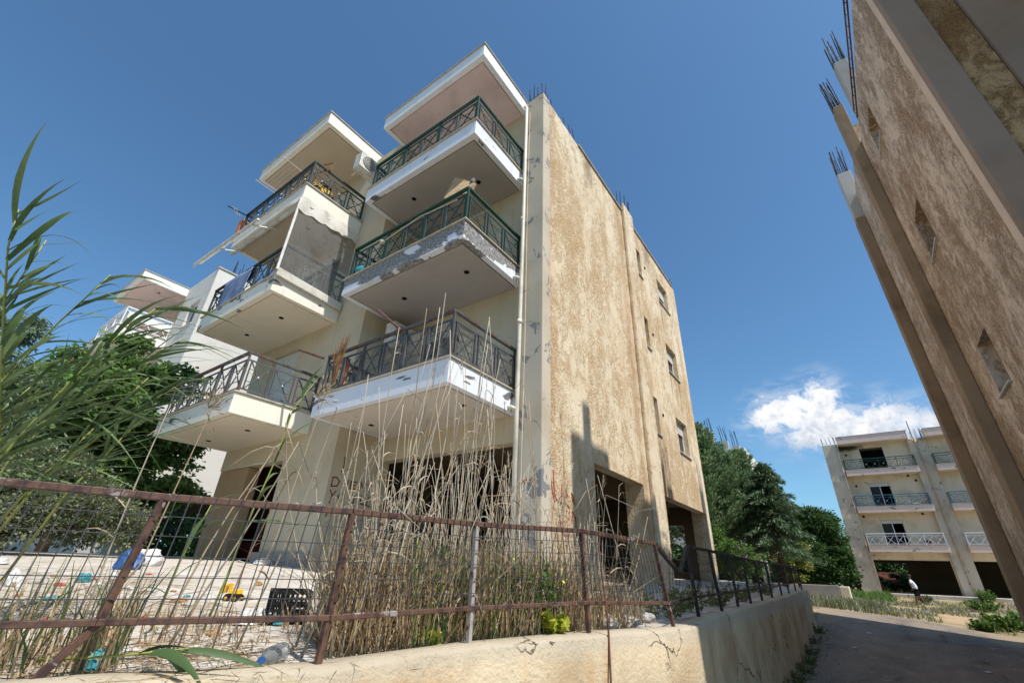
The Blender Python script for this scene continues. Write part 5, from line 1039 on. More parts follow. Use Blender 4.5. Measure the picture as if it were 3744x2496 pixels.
def leafy_tree(name, label, base, h, centers, radii, nleaf, ll, lw, m_, trunk_h, tr=0.12, cat='tree', group=None, droop=0.3, leafname='crown'):
    root = thing(name, label, cat, base, 0, group); bz = Vector(base)
    cs = [Vector(c)-bz for c in centers]; pl = [([Vector((0,0,-0.15)), Vector((0.05*h*0.1,0,trunk_h*0.5)), Vector((0,0.05,trunk_h))], tr, tr*0.7)]
    for c, r_ in zip(cs, radii):
        k = Vector((0,0.05,trunk_h)); midp = k.lerp(c, 0.55)+Vector((0,0,0.12*h*0.2)); pl.append(([k, midp, c], tr*0.5, tr*0.12))
        for q in range(3):
            e = c+Vector((rnd.gauss(0,1), rnd.gauss(0,1), rnd.gauss(0,1))).normalized()*r_*0.8; pl.append(([midp.lerp(c, 0.5), e.lerp(c, 0.4), e], tr*0.2, tr*0.05))
    limbs(root, pl, MT['bark'])
    Cs, Ds, Ns = [], [], []
    tot = sum(r**2 for r in radii)
    for c, r_ in zip(cs, radii):
        k = int(nleaf*r_**2/tot); sub = max(6, k//90)
        dirs = unit(rng.normal(size=(sub,3))); rad = r_*np.cbrt(rng.uniform(0.25, 1.0, size=(sub,1))); sc_ = np.array(c)+dirs*rad*np.array([1,1,0.85])
        idx = rng.integers(0, sub, k); sg = r_*0.20
        off = rng.normal(size=(k,3))*sg*np.array([1,1,0.6]); Cs.append(sc_[idx]+off); dd = unit(off+dirs[idx]*sg*0.8)
        dd[:,2] -= droop; Ds.append(dd+rng.normal(size=(k,3))*0.35); Ns.append(np.array([0,0,1.0])+rng.normal(size=(k,3))*0.55)
    Cc = np.concatenate(Cs); D = np.concatenate(Ds); Nn = np.concatenate(Ns); k = len(Cc)
    V, F = leaf_quads(Cc, D, ll*rng.uniform(0.6, 1.25, k), lw*rng.uniform(0.6, 1.2, k), Nn)
    crown_obj(leafname, V, F, m_, root); return root
def conifer(name, label, base, h, rad, m_, n, zlow, style='plume', leafl=0.2, leafw=0.045, seed=0, lean=(0,0), nb=150):
    root = thing(name, label, 'tree', base, 0, 'conifers behind the block'); r_ = np.random.default_rng(seed+50)
    limbs(root, [([Vector((0,0,-0.3)), Vector((lean[0]*0.3,lean[1]*0.3,h*0.4)), Vector((lean[0],lean[1],h*0.97))], 0.16, 0.02)], MT['bark'])
    Cs, Ds, Ws = [], [], []; br = MB()
    for b_ in range(nb):
        f = (b_+0.5)/nb; f = f**0.8; z0 = lerp(zlow*0.75, h*0.96, f); ang = b_*2.399963+r_.uniform(-0.4,0.4)
        ext = rad*(1-f)**0.62*r_.uniform(0.5, 1.3)+0.12; dirv = np.array([math.cos(ang), math.sin(ang), 0])
        k = max(12, int(n/nb*(0.35+1.2*ext/rad))); s_ = r_.uniform(0.15, 1.0, k)**0.7
        rise = (0.55 if style == 'plume' else 0.16)*ext
        P = np.outer(s_*ext, dirv)+np.array([lean[0]*z0/h, lean[1]*z0/h, z0])
        P[:,2] += rise*s_**1.6 if style == 'plume' else rise*s_-0.3*ext*s_**2.4
        sp = 0.11*rad*(0.5+0.6*(1-s_)); lat = np.cross(dirv, [0,0,1]); lo = r_.normal(size=k)*sp*1.3
        P += np.outer(lo, lat)+np.outer(r_.normal(size=k)*sp*0.55, [0,0,1]); 
        T = np.tile(dirv, (k,1))*0.8+np.outer(lo*2.0, lat)
        T[:,2] += (0.75 if style == 'plume' else -0.35)+r_.normal(size=k)*0.35
        T += r_.normal(size=(k,3))*0.25; Cs.append(P); Ds.append(T)
        if b_ % 2 == 0: br.tube([(lean[0]*z0/h, lean[1]*z0/h, z0), tuple(np.array([lean[0]*z0/h, lean[1]*z0/h, z0])+dirv*ext*0.6+np.array([0,0,rise*0.35]))], [0.035*(1-f)+0.008, 0.006], 5)
    br.build('branches', MT['bark'], root)
    Cc = np.concatenate(Cs); D = np.concatenate(Ds); k = len(Cc)
    V, F = leaf_quads(Cc, D, leafl*r_.uniform(0.6, 1.4, k), leafw*r_.uniform(0.6, 1.3, k)); crown_obj('crown', V, F, m_, root); return root
G0 = -0.85
conifer('conifer', 'tall dark green conifer at the corner behind the beige block', (-6.5, 27.0, -0.4), 8.7, 2.35, MT['leaf_conifer'], 25000, 2.3, 'plume', 0.26, 0.07, 1, (0.25, 0))
conifer('conifer', 'second conifer, a little lower, in the middle of the dark green group', (-4.75, 28.6, -0.4), 7.3, 2.0, MT['leaf_conifer'], 20000, 2.2, 'plume', 0.25, 0.065, 2, (0.3, 0))
conifer('weeping_cedar', 'blue-green weeping conifer with drooping sprays and a bare lower trunk', (-3.25, 27.4, -0.5), 6.3, 1.75, MT['leaf_cedar'], 18000, 2.0, 'weep', 0.22, 0.05, 3, (0.1, 0))
conifer('conifer', 'conifer seen through the open ground floor of the beige block', (-10.5, 27.5, -0.3), 6.5, 2.4, MT['leaf_conifer'], 14000, 0.8, 'plume', 0.28, 0.08, 4)
leafy_tree('broadleaf_tree', 'broad green tree between the weeping conifer and the far building', (-2.7, 42.5, -0.8), 6, [(-3.4, 42.5, 3.0), (-2.0, 42.3, 3.7), (-2.5, 42.8, 4.5), (-3.3, 42.6, 4.2), (-1.7, 43.0, 2.8), (-2.6, 42, 2.2), (-4.2, 42.5, 2.8), (-5.0, 42.8, 3.0), (-1.6, 43.3, 4.2), (-4.1, 42.6, 3.9)], [1.3, 1.2, 1.0, 0.9, 1.0, 1.3, 1.1, 1.1, 0.9, 1.0], 36000, 0.22, 0.11, MT['leaf_broad'], 2.0, 0.16)
leafy_tree('bush', 'dark wide bush in the shade under the broad green tree', (-2.6, 39.5, -0.8), 3, [(-4.4, 39.6, 0.6), (-3.3, 39.4, 0.9), (-2.2, 39.5, 1.0), (-1.2, 39.6, 0.7), (-3.8, 39.8, 1.6), (-2.6, 40, 1.8), (-1.4, 40, 1.6)], [0.9, 1.0, 1.0, 0.8, 0.9, 0.9, 0.8], 24000, 0.2, 0.1, MT['leaf_broad'], 0.5, 0.08, 'bush')
leafy_tree('bush', 'purple-flowered bush in front of the conifers behind the dark railing', (-4.6, 24.2, -0.5), 2, [(-5.3, 24.2, 1.1), (-4.6, 24.1, 1.2), (-3.9, 24.3, 0.7), (-4.7, 24.4, 0.6), (-5.6, 24.5, 1.9)], [0.55, 0.6, 0.5, 0.6, 0.5], 9000, 0.12, 0.06, MT['leaf_green'], 0.5, 0.05, 'bush')
fl = thing('flower_cluster', 'cluster of purple flowers on the bush behind the dark railing', 'flowers', (-4.4, 23.65, 1.15)); k = 60
V, F = leaf_quads(rng.normal(size=(k,3))*np.array([0.28,0.1,0.16]), rng.normal(size=(k,3)), np.full(k, 0.09), np.full(k, 0.07)); tag(npmesh('petals', V, F, MT['flower_purple'], fl), kind='stuff')
leafy_tree('yellowing_bush', 'yellow-green bush at the foot of the weeping conifer', (-2.9, 29.5, -0.7), 2, [(-2.5, 29.5, 1.4), (-3.2, 29.5, 1.2), (-2.8, 29.3, 0.6)], [0.5, 0.5, 0.6], 4000, 0.13, 0.08, MT['leaf_olive'], 0.5, 0.05, 'bush')
for i, (x, y, s_) in enumerate(((2.2, 60, 1.0), (4.6, 58.6, 1.2), (8.5, 60, 1.6), (10.5, 59.5, 1.4))): leafy_tree('bush', 'dark bush seen through the open ground floor of the far building', (x, y, -0.8), 2, [(x, y, 0.2), (x+0.8*s_, y, 0.5), (x-0.7*s_, y, 0.3)], [0.9*s_, 0.8*s_, 0.8*s_], 2500, 0.22, 0.12, MT['leaf_broad'], 0.4, 0.06, 'bush', 'bushes behind the far building')
# left side: mulberry-like tree, silver shrub, willow
leafy_tree('leafy_tree', 'dark green leafy tree in front of the white block at the left', (-16.9, 3.2, -0.05), 6, [(-17.2, 2.4, 2.7), (-17.0, 3.6, 3.2), (-16.8, 4.5, 3.3), (-16.7, 4.9, 2.2), (-17.0, 3.4, 4.9), (-16.9, 4.4, 5.0), (-17.2, 2.2, 4.5), (-17, 3, 5.6), (-16.8, 3.6, 1.9), (-16.6, 5.2, 3.3), (-16.6, 5.4, 1.8), (-16.7, 4.4, 1.1), (-17, 2.2, 1.6), (-15.8, 1.8, 3.4), (-15.8, 2.9, 3.8), (-15.6, 1.0, 2.7)], [1.0, 1.1, 0.95, 0.9, 0.9, 0.75, 0.9, 0.6, 1.0, 0.6, 0.7, 0.8, 0.9, 0.9, 0.85, 0.9], 32000, 0.19, 0.13, MT['leaf_mulberry'], 1.4, 0.14, droop=0.6)
leafy_tree('shrub', 'dense grey-green shrub with small leaves behind the rubbish at the left', (-11.8, 1.6, -0.1), 2, [(-12.0, 0.6, 0.7), (-11.8, 1.3, 0.9), (-11.7, 2.0, 0.9), (-11.6, 2.6, 0.7), (-12.2, 1.0, 1.3), (-12.0, 1.9, 1.35), (-11.4, 3.1, 0.5), (-11.5, 1.6, 0.45), (-11.6, 0.6, 0.35)], [0.7, 0.7, 0.7, 0.65, 0.6, 0.55, 0.5, 0.6, 0.6], 30000, 0.085, 0.042, MT['leaf_silver'], 0.3, 0.05, 'shrub', droop=0.0)
leafy_tree('willow_bush', 'grey-green narrow-leaved tree top behind the tall reeds at the far left', (-14.2, 0.9, -0.1), 5, [(-14.2, 0.3, 3.6), (-14.1, 0.9, 3.0), (-14.3, 0.2, 2.6), (-14.0, 1.4, 2.4), (-14.2, 0.6, 4.3)], [0.7, 0.7, 0.8, 0.7, 0.5], 9000, 0.2, 0.035, MT['leaf_willow'], 1.8, 0.07, droop=0.7)

# ------------------------------------------------------------------ long blades (reeds)
def blade_np(base, d0, length, width, droop, roll_=0.0, nseg=7):
    d0 = Vector(d0).normalized(); base = Vector(base); pts = []; V = []; F = []
    sd = d0.cross(Vector((0,0,1))); sd = sd.normalized() if sd.length > 0.05 else Vector((1,0,0)); sd = Matrix.Rotation(roll_, 3, d0) @ sd
    for i in range(nseg+1):
        s_ = i/nseg; p = base+d0*length*s_+Vector(droop)*length*s_*s_; wv = width*(0.55+0.75*math.sin(min(1, s_*1.5+0.15)*math.pi*0.5) if s_ < 0.35 else 1.28*(1-((s_-0.35)/0.65)**1.5))
        wv = max(0.0012, wv*0.78); n_ = d0.cross(sd).normalized(); tw_ = sd*math.cos(s_*0.9)+n_*math.sin(s_*0.9)*0.5
        V += [p-tw_*wv/2+n_*wv*0.13, p, p+tw_*wv/2+n_*wv*0.13]
    for i in range(nseg):
        for j in (0, 1): a = i*3+j; F.append((a, a+1, a+4, a+3))
    return V, F
RIGHT = Vector((0.816, 0.577, 0.036))
def reed(label, pts, nleaf, llen, lw, f0=0.3, sweep=RIGHT, sw=0.6, rad=0.011, group='green giant reeds', stem='stem_reed'):
    root = thing('giant_reed', label, 'reed', pts[0], 0, group); b0 = Vector(pts[0]); P = [Vector(p)-b0 for p in pts]
    n_ = len(P); MB().tube(P, [lerp(rad, rad*0.35, i/(n_-1)) for i in range(n_)], 7).build('stem', MT[stem], root, True)
    lens = [0]; 
    for a, b in zip(P[:-1], P[1:]): lens.append(lens[-1]+(b-a).length)
    for k in range(nleaf):
        f = lerp(f0, 1.0, (k+0.5)/nleaf)*lens[-1]; i = max(j for j in range(n_-1) if lens[j] <= f); q = (f-lens[i])/(lens[i+1]-lens[i]); p = P[i].lerp(P[i+1], q); tg = (P[i+1]-P[i]).normalized()
        sg = 1 if k % 2 else -1; sv = Vector((-tg.y, tg.x, 0)); sv = sv.normalized() if sv.length > 0.1 else Vector((0,1,0))
        d = tg*rnd.uniform(0.45, 1.0)+sv*sg*rnd.uniform(0.2, 0.6)+Vector(sweep)*sw*rnd.uniform(0.2, 1.1)+Vector((rnd.gauss(0,.3), rnd.gauss(0,.3), rnd.gauss(0,.25)))+(Vector((0,0,0.7)) if rnd.random() < 0.35 else Vector((0,0,0)))
        L_ = llen*rnd.uniform(0.65, 1.15)*(1.0 if k < nleaf-3 else 0.85); dr = Vector((rnd.gauss(0,.12), rnd.gauss(0,.12), -rnd.uniform(0.05, 0.75)))+Vector(sweep)*0.15
        V, F = blade_np(p, d, L_, lw*rnd.uniform(0.7, 1.15), dr, rnd.uniform(-0.9, 0.9)); me = MB(); me.v = [tuple(v) for v in V]; me.f = F; me.build('leaf', MT['leaf_reed'], root, True)
    return root
TALL = 'tall green reed with long arching blades at the left edge'
reed('tallest green reed with upright tip at the upper left edge', [(-4.45, 0.62, -0.33), (-4.30, 0.40, 0.55), (-4.2, 0.12, 1.25), (-4.05, -0.08, 1.75), (-3.99, -0.14, 2.0)], 26, 0.75, 0.038, 0.35, sw=1.1, group=None)
reed('green reed leaning right in front of the white block', [(-4.35, 0.1, -0.3), (-4.0, 0.40, 0.50), (-3.87, 0.46, 0.84), (-3.76, 0.56, 1.25), (-3.66, 0.70, 1.58)], 34, 0.66, 0.032, 0.3, sw=0.8, group=None)
for (b_, m_, t_) in (((-4.7, 0.55, -0.3), (-4.55, 0.7, 0.5), (-4.25, 0.95, 1.25)), ((-5.0, 0.8, -0.28), (-4.8, 0.9, 0.4), (-4.5, 1.1, 1.05)), ((-4.6, 0.2, -0.33), (-4.5, 0.25, 0.5), (-4.25, 0.42, 1.15)), ((-5.3, 0.5, -0.28), (-5.1, 0.55, 0.6), (-4.8, 0.75, 1.35))):
    reed(TALL, [b_, m_, t_], 20, 0.58, 0.03, 0.4, sw=0.9, group='green reeds at the left edge')
for (b_, m_, t_, n_, l_) in (((-4.6, 0.2, -0.33), (-4.2, 0.35, 0.45), (-3.62, 0.92, 1.42), 26, 'green reed bending right, its tip before the white block'), ((-4.9, 0.0, -0.3), (-4.4, 0.2, 0.75), (-3.95, 0.42, 1.80), 26, 'upright green reed between the two tall leaning reeds'),
        ((-4.7, 0.5, -0.3), (-4.3, 0.6, 0.3), (-3.73, 1.05, 1.15), 24, 'low green reed bending right over the leafy tree'), ((-4.8, -0.1, -0.3), (-4.5, 0.05, 0.9), (-4.15, 0.05, 1.95), 22, 'green reed crowding the left edge below the tallest tip'), ((-5.1, 0.3, -0.3), (-4.8, 0.35, 0.5), (-4.3, 0.5, 1.25), 22, 'green reed at the very left with hanging blades')):
    reed(l_, [b_, Vector(b_).lerp(Vector(m_), 0.5), m_, Vector(m_).lerp(Vector(t_), 0.55)+Vector((0,0,0.08)), t_], n_, 0.55, 0.026, 0.35, sw=0.9, group=None)
reed('young yellow-green reed standing in front of the open ground floor', [(-3.30, 1.50, -0.38), (-3.27, 1.53, -0.1), (-3.25, 1.55, 0.22), (-3.22, 1.60, 0.62), (-3.20, 1.62, 1.02), (-3.16, 1.72, 1.28)], 10, 0.32, 0.03, 0.25, sw=0.3, rad=0.0075, group=None)
reed('short green reed by the leaning fence post', [(-3.45, 1.28, -0.38), (-3.42, 1.30, 0.0), (-3.38, 1.36, 0.36)], 8, 0.34, 0.03, 0.2, sw=0.2, rad=0.007, group=None)
reed('low green shoot between the second and third fence posts', [(-2.55, 2.35, -0.4), (-2.54, 2.38, -0.1), (-2.52, 2.4, 0.18)], 12, 0.22, 0.02, 0.05, sw=0.1, rad=0.006, group=None)
reed('green reed lying flat on the yard with broad blades', [(-3.0, 0.72, -0.415), (-2.78, 0.92, -0.395), (-2.55, 1.12, -0.36)], 6, 0.36, 0.042, 0.55, sweep=Vector((0.3,0.9,0)), sw=0.5, rad=0.007, group=None)

# ------------------------------------------------------------------ dry reed stalks behind the fence
def fence_pos(s, din):
    p = wl_point(s); i = min(len(WL)-1, int(s*8)); n_ = side(i); q = Vector((p[0], p[1], 0))-n_*din; return q.x, q.y
def stalk(s, din, h, lean_, r_, broken=False):
    x, y = fence_pos(s, din); z = yz(x, y); L_ = Vector((lean_[0], lean_[1], 0)); bow = Vector((rnd.gauss(0,0.06), rnd.gauss(0,0.06), 0))
    pts = [Vector((0,0,-0.03))]; n_ = 5
    for k in range(1, n_+1): f = k/n_; pts.append(Vector((0,0,h*f))+L_*f*h+bow*math.sin(f*math.pi)*h*0.6)
    rs = [lerp(r_, r_*0.5, k/n_) for k in range(n_+1)]
    if broken: pts.append(pts[-1]+Vector((rnd.uniform(-0.25,0.25), rnd.uniform(-0.25,0.25), rnd.uniform(-0.25,0.05)))); rs.append(r_*0.4)
    mb_ = MB().tube(pts, rs, 5)
    for q in range(rnd.randint(1, 4)):
        f = rnd.uniform(0.2, 0.98); i = min(n_-1, int(f*n_)); p = pts[i].lerp(pts[i+1], f*n_-i); a_ = rnd.uniform(0, 6.283); V, F = blade_np(p, (math.cos(a_)*0.6, math.sin(a_)*0.6, rnd.uniform(0.2, 1.0)), rnd.uniform(0.10, 0.3), rnd.uniform(0.006, 0.013), (rnd.gauss(0, .2), rnd.gauss(0, .2), -rnd.uniform(0.4, 1.5)), rnd.uniform(-1.5, 1.5), 4)
        mb_.add(V, F)
    if rnd.random() < 0.12:
        for q in range(26): a_ = rnd.uniform(0, 6.283); V, F = blade_np(pts[n_]-Vector((0,0,rnd.uniform(0, 0.12))), (math.cos(a_)*0.35, math.sin(a_)*0.35, 1), rnd.uniform(0.04, 0.1), 0.003, (0.1, 0.1, -0.4), 0, 2); mb_.add(V, F)
    o = mb_.build('dry_reed_stalk', MT['dry_stalk'], None, True); o.location = (x, y, z); return o
ND = 0
for k in range(48):      # tall canes
    s = rnd.choice([rnd.uniform(2.1, 3.4), rnd.uniform(2.3, 3.3), rnd.uniform(3.0, 4.0)]); h = rnd.uniform(1.5, 2.75)*(1.0 if s < 3.3 else 0.8)
    o = stalk(s, rnd.uniform(0.25, 1.3), h, (rnd.gauss(0.0, 0.08), rnd.gauss(0, 0.10)), rnd.uniform(0.005, 0.0075), rnd.random() < 0.25); tag(o, 'tall bare dry reed cane standing high above the fence rail', 'reed', 'tall dry reed canes')
for k in range(230):     # medium canes
    s = rnd.choice([rnd.uniform(2.05, 3.3), rnd.uniform(2.1, 3.2), rnd.uniform(3.0, 4.0), rnd.uniform(4.05, 4.75)]); h = rnd.uniform(0.55, 1.35)
    o = stalk(s, rnd.uniform(0.12, 1.0), h, (rnd.gauss(0.0, 0.2), rnd.gauss(0, 0.24)), rnd.uniform(0.0035, 0.0065), rnd.random() < 0.35); tag(o, 'dry reed cane in the thicket behind the fence', 'reed', 'dry reed canes behind the fence')
for k in range(8):      # leaning canes at the left
    s = rnd.uniform(0.8, 2.0); o = stalk(s, rnd.uniform(0.2, 1.0), rnd.uniform(0.8, 1.6), (rnd.uniform(0.05, 0.3), rnd.uniform(-0.1, 0.3)), rnd.uniform(0.005, 0.008), True); tag(o, 'dry reed cane leaning over the left part of the fence', 'reed', 'dry reed canes at the left')
# plumes on a few canes
def plume(loc, label):
    t_ = thing('reed_plume', label, 'reed plume', loc); k = 90; Cc = rng.normal(size=(k,3))*np.array([0.03,0.03,0.05]); D = Cc+np.array([0.02,0.02,0.06]); V, F = leaf_quads(Cc, D, np.full(k, 0.05), np.full(k, 0.008)); tag(npmesh('plume', V, F, MT['dry'], t_), kind='stuff')
    MB().tube([(0,0,-0.06), (-0.05,-0.06,-1.0), (-0.12, -0.14, -1.55 if loc[2] > 1.1 else -1.2)], [0.003, 0.005, 0.006], 5).build('stem', MT['dry_stalk'], t_)
plume((-3.05, 1.75, 1.15), 'brown reed plume hanging before the cream balcony edge'); plume((-3.35, 1.15, 0.95), 'brown reed plume against the white wall left of the lowest balcony')
# thicket of fine dry blades (nobody could count these)
def blades(n, sampler, hmin, hmax, w_, lean_, m_, name, label):
    V = np.zeros((n*6, 3)); F = np.zeros((n*2, 4), int)
    for i in range(n):
        x, y, z = sampler(); h = rnd.uniform(hmin, hmax); a = rnd.uniform(0, 6.283); l = abs(rnd.gauss(0, lean_)); dx, dy = math.cos(a)*l, math.sin(a)*l; b_ = rnd.uniform(0, 6.283); sx, sy = math.cos(b_)*w_/2, math.sin(b_)*w_/2; c_ = rnd.uniform(0.2, 1.0)*l
        P1 = (x+dx*h*0.4, y+dy*h*0.4, z+h*0.55); P2 = (x+dx*h*1.2, y+dy*h*1.2, z+h*(1-0.35*c_))
        V[i*6:(i+1)*6] = [(x-sx,y-sy,z),(x+sx,y+sy,z),(P1[0]-sx,P1[1]-sy,P1[2]),(P1[0]+sx,P1[1]+sy,P1[2]),(P2[0]-sx*0.2,P2[1]-sy*0.2,P2[2]),(P2[0]+sx*0.2,P2[1]+sy*0.2,P2[2])]
        F[i*2] = [i*6, i*6+1, i*6+3, i*6+2]; F[i*2+1] = [i*6+2, i*6+3, i*6+5, i*6+4]
    return tag(npmesh(name, V, F, m_), label, None, None, 'stuff')
def samp(s0, s1, d0, d1):
    def f(): x, y = fence_pos(rnd.uniform(s0, s1), rnd.uniform(d0, d1)); return x, y, yz(x, y)-0.01
    return f
blades(5200, samp(2.05, 4.0, 0.1, 0.9), 0.12, 0.7, 0.007, 0.35, MT['dry'], 'dry_reed_thicket', 'tangle of dry reed leaves behind the fence')
blades(700, samp(4.0, 4.8, 0.1, 0.6), 0.15, 0.55, 0.006, 0.3, MT['dry'], 'dry_grass', 'dry grass behind the fence by the bent rail')
blades(420, samp(0.55, 1.12, 0.1, 0.9), 0.1, 0.42, 0.007, 0.4, MT['dry'], 'dry_grass', 'dry stems behind the leaning fence post')
blades(110, samp(0.6, 1.15, 0.2, 0.8), 0.2, 0.5, 0.011, 0.35, MT['leaf_reed'], 'green_grass', 'green reed grass behind the leaning fence post')
blades(350, samp(2.6, 4.0, 0.1, 0.5), 0.15, 0.7, 0.010, 0.25, MT['leaf_green'], 'green_grass', 'green grass blades among the dry canes')
# flat litter of straw on the yard
def straw(n, cx_, cy_, sx_, sy_, name, label):
    Cc = np.zeros((n,3)); 
    for i in range(n): x = cx_+rnd.gauss(0, sx_); y = cy_+rnd.gauss(0, sy_); Cc[i] = (x, y, yz(x, y)+rnd.uniform(0.004, 0.03))
    D = rng.normal(size=(n,3))*np.array([1,1,0.12]); V, F = leaf_quads(Cc, D, rng.uniform(0.05, 0.3, n), np.full(n, 0.006)); return tag(npmesh(name, V, F, MT['dry']), label, None, None, 'stuff')
straw(700, -3.1, 0.55, 0.45, 0.4, 'straw', 'fallen straw at the lower left'); straw(260, -4.3, 1.3, 0.8, 0.5, 'straw', 'loose straw on the yard'); straw(260, -4.2, 3.2, 0.7, 0.4, 'straw', 'reddish straw on the yard'); straw(220, -2.75, 1.35, 0.25, 0.3, 'straw', 'straw behind the wall'); straw(200, -6.3, 1.7, 0.9, 0.5, 'straw', 'straw around the rubbish')
straw(420, -5.5, 1.6, 1.6, 0.6, 'straw', 'scattered straw across the yard'); straw(300, -3.0, 1.2, 0.3, 0.5, 'straw', 'straw by the fence')
blades(260, samp(1.2, 2.1, 0.5, 1.6), 0.05, 0.22, 0.006, 0.6, MT['dry'], 'dry_grass', 'low dry grass on the yard')
# low green weeds with yellow flowers behind the fence
def herb(x, y, r_, h, n, m_, label, fl_=None, cat='weed', ll=0.06, lw=0.022):
    z = yz(x, y) if x < -1.5 and y < 18 else gz(x, y); t_ = thing('weed', label, cat, (x, y, z)); st = MB()
    Cc, D = [], []
    for k in range(max(8, n//22)):
        a = rnd.uniform(0, 6.283); q = r_*math.sqrt(rnd.random()); tip = Vector((math.cos(a)*q, math.sin(a)*q, h*rnd.uniform(0.5, 1.0))); b_ = Vector((tip.x*0.35, tip.y*0.35, 0)); st.tube([b_, b_.lerp(tip, 0.5)+Vector((0,0,0.03)), tip], 0.003, 4)
        for j in range(22): f = rnd.uniform(0.15, 1.0); p = b_.lerp(tip, f); Cc.append(p); D.append((rnd.gauss(0,1), rnd.gauss(0,1), rnd.uniform(0, 0.9)))
    st.build('stems', m_, t_); k = len(Cc); V, F = leaf_quads(np.array([tuple(c) for c in Cc])+rng.normal(size=(k,3))*0.015, np.array(D), ll*rng.uniform(0.6,1.3,k), np.full(k, lw)); tag(npmesh('leaves', V, F, m_, t_), kind='stuff')
    if fl_: 
        q = 26; Cc = rng.normal(size=(q,3))*np.array([r_*0.6, r_*0.6, h*0.2])+np.array([0,0,h*0.75]); V, F = leaf_quads(Cc, rng.normal(size=(q,3)), np.full(q, 0.035), np.full(q, 0.03)); tag(npmesh('flowers', V, F, fl_, t_), kind='stuff')
    return t_
x, y = fence_pos(3.78, 0.25); herb(x, y, 0.22, 0.5, 900, MT['leaf_green'], 'leafy weed with yellow flowers behind the fourth fence post', MT['flower_yellow'])
x, y = fence_pos(3.45, 0.3); herb(x, y, 0.2, 0.42, 500, MT['leaf_green'], 'leafy green weed between the third and fourth fence posts')
x, y = fence_pos(2.9, 0.55); herb(x, y, 0.25, 0.6, 420, MT['leaf_green'], 'bushy green weed behind the third fence post')
x, y = fence_pos(3.8, 0.16); herb(x, y, 0.16, 0.14, 60, MT['leaf_yellow'], 'low plant with round yellow leaves on top of the retaining wall', None, 'plant', 0.07, 0.065)
x, y = fence_pos(2.75, 0.17); herb(x, y, 0.06, 0.09, 26, MT['leaf_yellow'], 'tiny yellow-leaved plant at the foot of the third fence post', None, 'plant', 0.06, 0.055)
for k, (s, l) in enumerate(((5.6, 'green weed behind the bent fence rail'), (6.6, 'weed tuft behind the dark railing near the pillar'), (7.8, 'weed tuft further along the dark railing'), (9.6, 'weed tuft near the middle of the dark railing'), (12.0, 'weed tuft near the far end of the dark railing'))):
    x, y = fence_pos(s, 0.35); herb(x, y, 0.4, 0.3, 500, MT['leaf_weed'], l)
# weeds at the foot of the wall and across the far field
for k, (x, y, l) in enumerate(((-1.38, 10.6, 'scruffy weeds at the foot of the retaining wall in shade'), (-1.36, 12.4, 'dark weeds at the wall foot further up the lane'), (-1.4, 14.6, 'small weeds at the wall foot near its end'), (-1.34, 9.7, 'wide dark weed clump at the wall foot nearest the camera'), (-1.3, 11.5, 'sprawling weeds in the shaded gutter below the wall'), (-1.38, 13.4, 'straggly weeds halfway along the wall foot'), (-1.36, 16.2, 'weed tuft at the end of the retaining wall'))): herb(x, y, 0.22, 0.22, 300, MT['leaf_weed'], l)
gv = 900; Cc = np.zeros((gv, 3))
for i in range(gv):
    y = rnd.uniform(7.5, 18); x = -1.45+abs(rnd.gauss(0, 0.28)) if rnd.random() < 0.7 else rnd.uniform(-1.4, 2.6); Cc[i] = (x, y, gz(x, y)+0.018)
V, F = leaf_quads(Cc, rng.normal(size=(gv,3))*np.array([1,1,0.3]), rng.uniform(0.015, 0.06, gv), rng.uniform(0.012, 0.04, gv)); tag(npmesh('gravel', V, F, MT['rubble']), 'loose gravel and leaf litter along the lane', None, None, 'stuff')
def far_weeds(n, sampler, h0, h1, w_, m_, name, label, lean_=0.5): return blades(n, sampler, h0, h1, w_, lean_, m_, name, label)
def fsamp(x0, x1, y0, y1, clump=0.0):
    def f():
        while True:
            x = rnd.uniform(x0, x1); y = rnd.uniform(y0, y1)
            if clump and mnoise.noise((x*0.6, y*0.35, 7)) < clump: continue
            if y < ry1(x)+0.15: continue
            return x, y, gz(x, y)-0.01
    return f
far_weeds(9000, fsamp(-4.5, 8, 21.0, 46.5, -0.05), 0.06, 0.24, 0.03, MT['leaf_weed'], 'weeds', 'dry green weeds across the field at the end of the lane')
far_weeds(4200, fsamp(-4, 8, 23, 46, 0.05), 0.06, 0.20, 0.03, MT['flower_lilac'], 'lavender_weeds', 'greyish lilac flowering weeds in the field')
far_weeds(2600, fsamp(-3.0, 1.2, 38, 47, -0.2), 0.25, 0.6, 0.04, MT['leaf_green'], 'tall_grass', 'taller green grass at the corner of the far building')
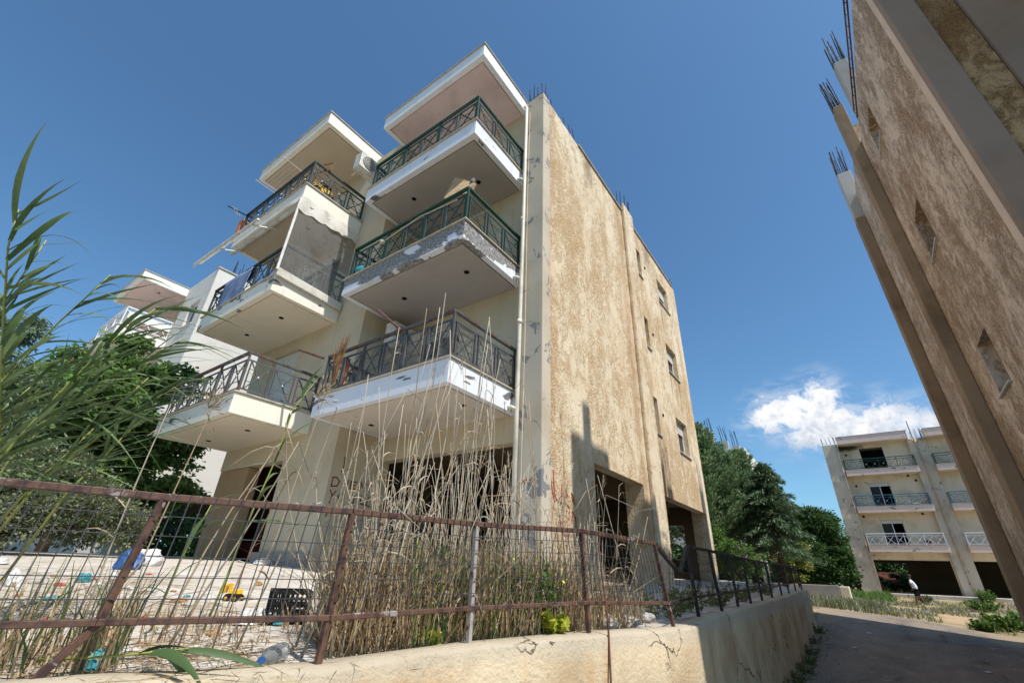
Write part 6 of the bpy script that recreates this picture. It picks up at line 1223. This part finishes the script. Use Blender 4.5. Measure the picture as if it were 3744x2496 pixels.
far_weeds(1500, fsamp(-4.5, 0.5, 21.5, 26, -0.3), 0.15, 0.5, 0.03, MT['leaf_silver'], 'weeds', 'pale weeds on the verge at the end of the railing')
for i, (x, y, r_, h, l) in enumerate(((3.3, 22.6, 0.6, 0.5, 'leafy green bush at the right verge of the lane'), (4.2, 23.6, 0.7, 0.6, 'larger green bush at the right verge beside the shaded block'), (2.6, 21.6, 0.35, 0.3, 'low green clump on the lane edge'), (4.6, 36.0, 0.8, 0.6, 'tall green weed clump in front of the far apron'), (2.9, 44.5, 0.5, 0.5, 'weed clump behind the walking person'), (6.3, 46.4, 0.6, 0.8, 'green weed clump at the pillar of the far building'))):
    herb(x, y, r_, h, 1300, MT['leaf_green'] if i != 4 else MT['leaf_silver'], l, None, 'weed', 0.14, 0.06)

# wooded background belts beyond the buildings (read as one mass)
def belt(n, x0, x1, y0, y1, h0, h1, name, label, sz):
    cl = []; 
    for k in range(70):
        x = rnd.uniform(x0, x1); y = rnd.uniform(y0, y1); h = rnd.uniform(h0, h1); cl.append((x, y, gz(x, y)+h*0.55, h*0.55))
    Cc = []; 
    for c in cl: q = n//70; u = unit(rng.normal(size=(q,3)))*np.cbrt(rng.uniform(0.3, 1, (q,1))); Cc.append(np.array(c[:3])+u*np.array([c[3]*1.2, c[3]*1.2, c[3]*1.05]))
    Cc = np.concatenate(Cc); k = len(Cc); V, F = leaf_quads(Cc, rng.normal(size=(k,3)), sz*rng.uniform(0.6, 1.3, k), sz*0.55*rng.uniform(0.6, 1.3, k), np.array([0,0,1.0])+rng.normal(size=(k,3))*0.7)
    tag(npmesh(name, V, F, MT['leaf_broad']), label, None, None, 'stuff')
belt(26000, -18, 22, 68, 80, 4.5, 7.0, 'wood', 'dark belt of trees behind the far building', 0.6)
belt(22000, -60, -40, -12, 40, 4, 6, 'wood', 'dark belt of trees beyond the white block', 0.6)
belt(9000, -15, -7, 30, 34, 1.6, 2.6, 'undergrowth', 'undergrowth behind the conifers', 0.4)
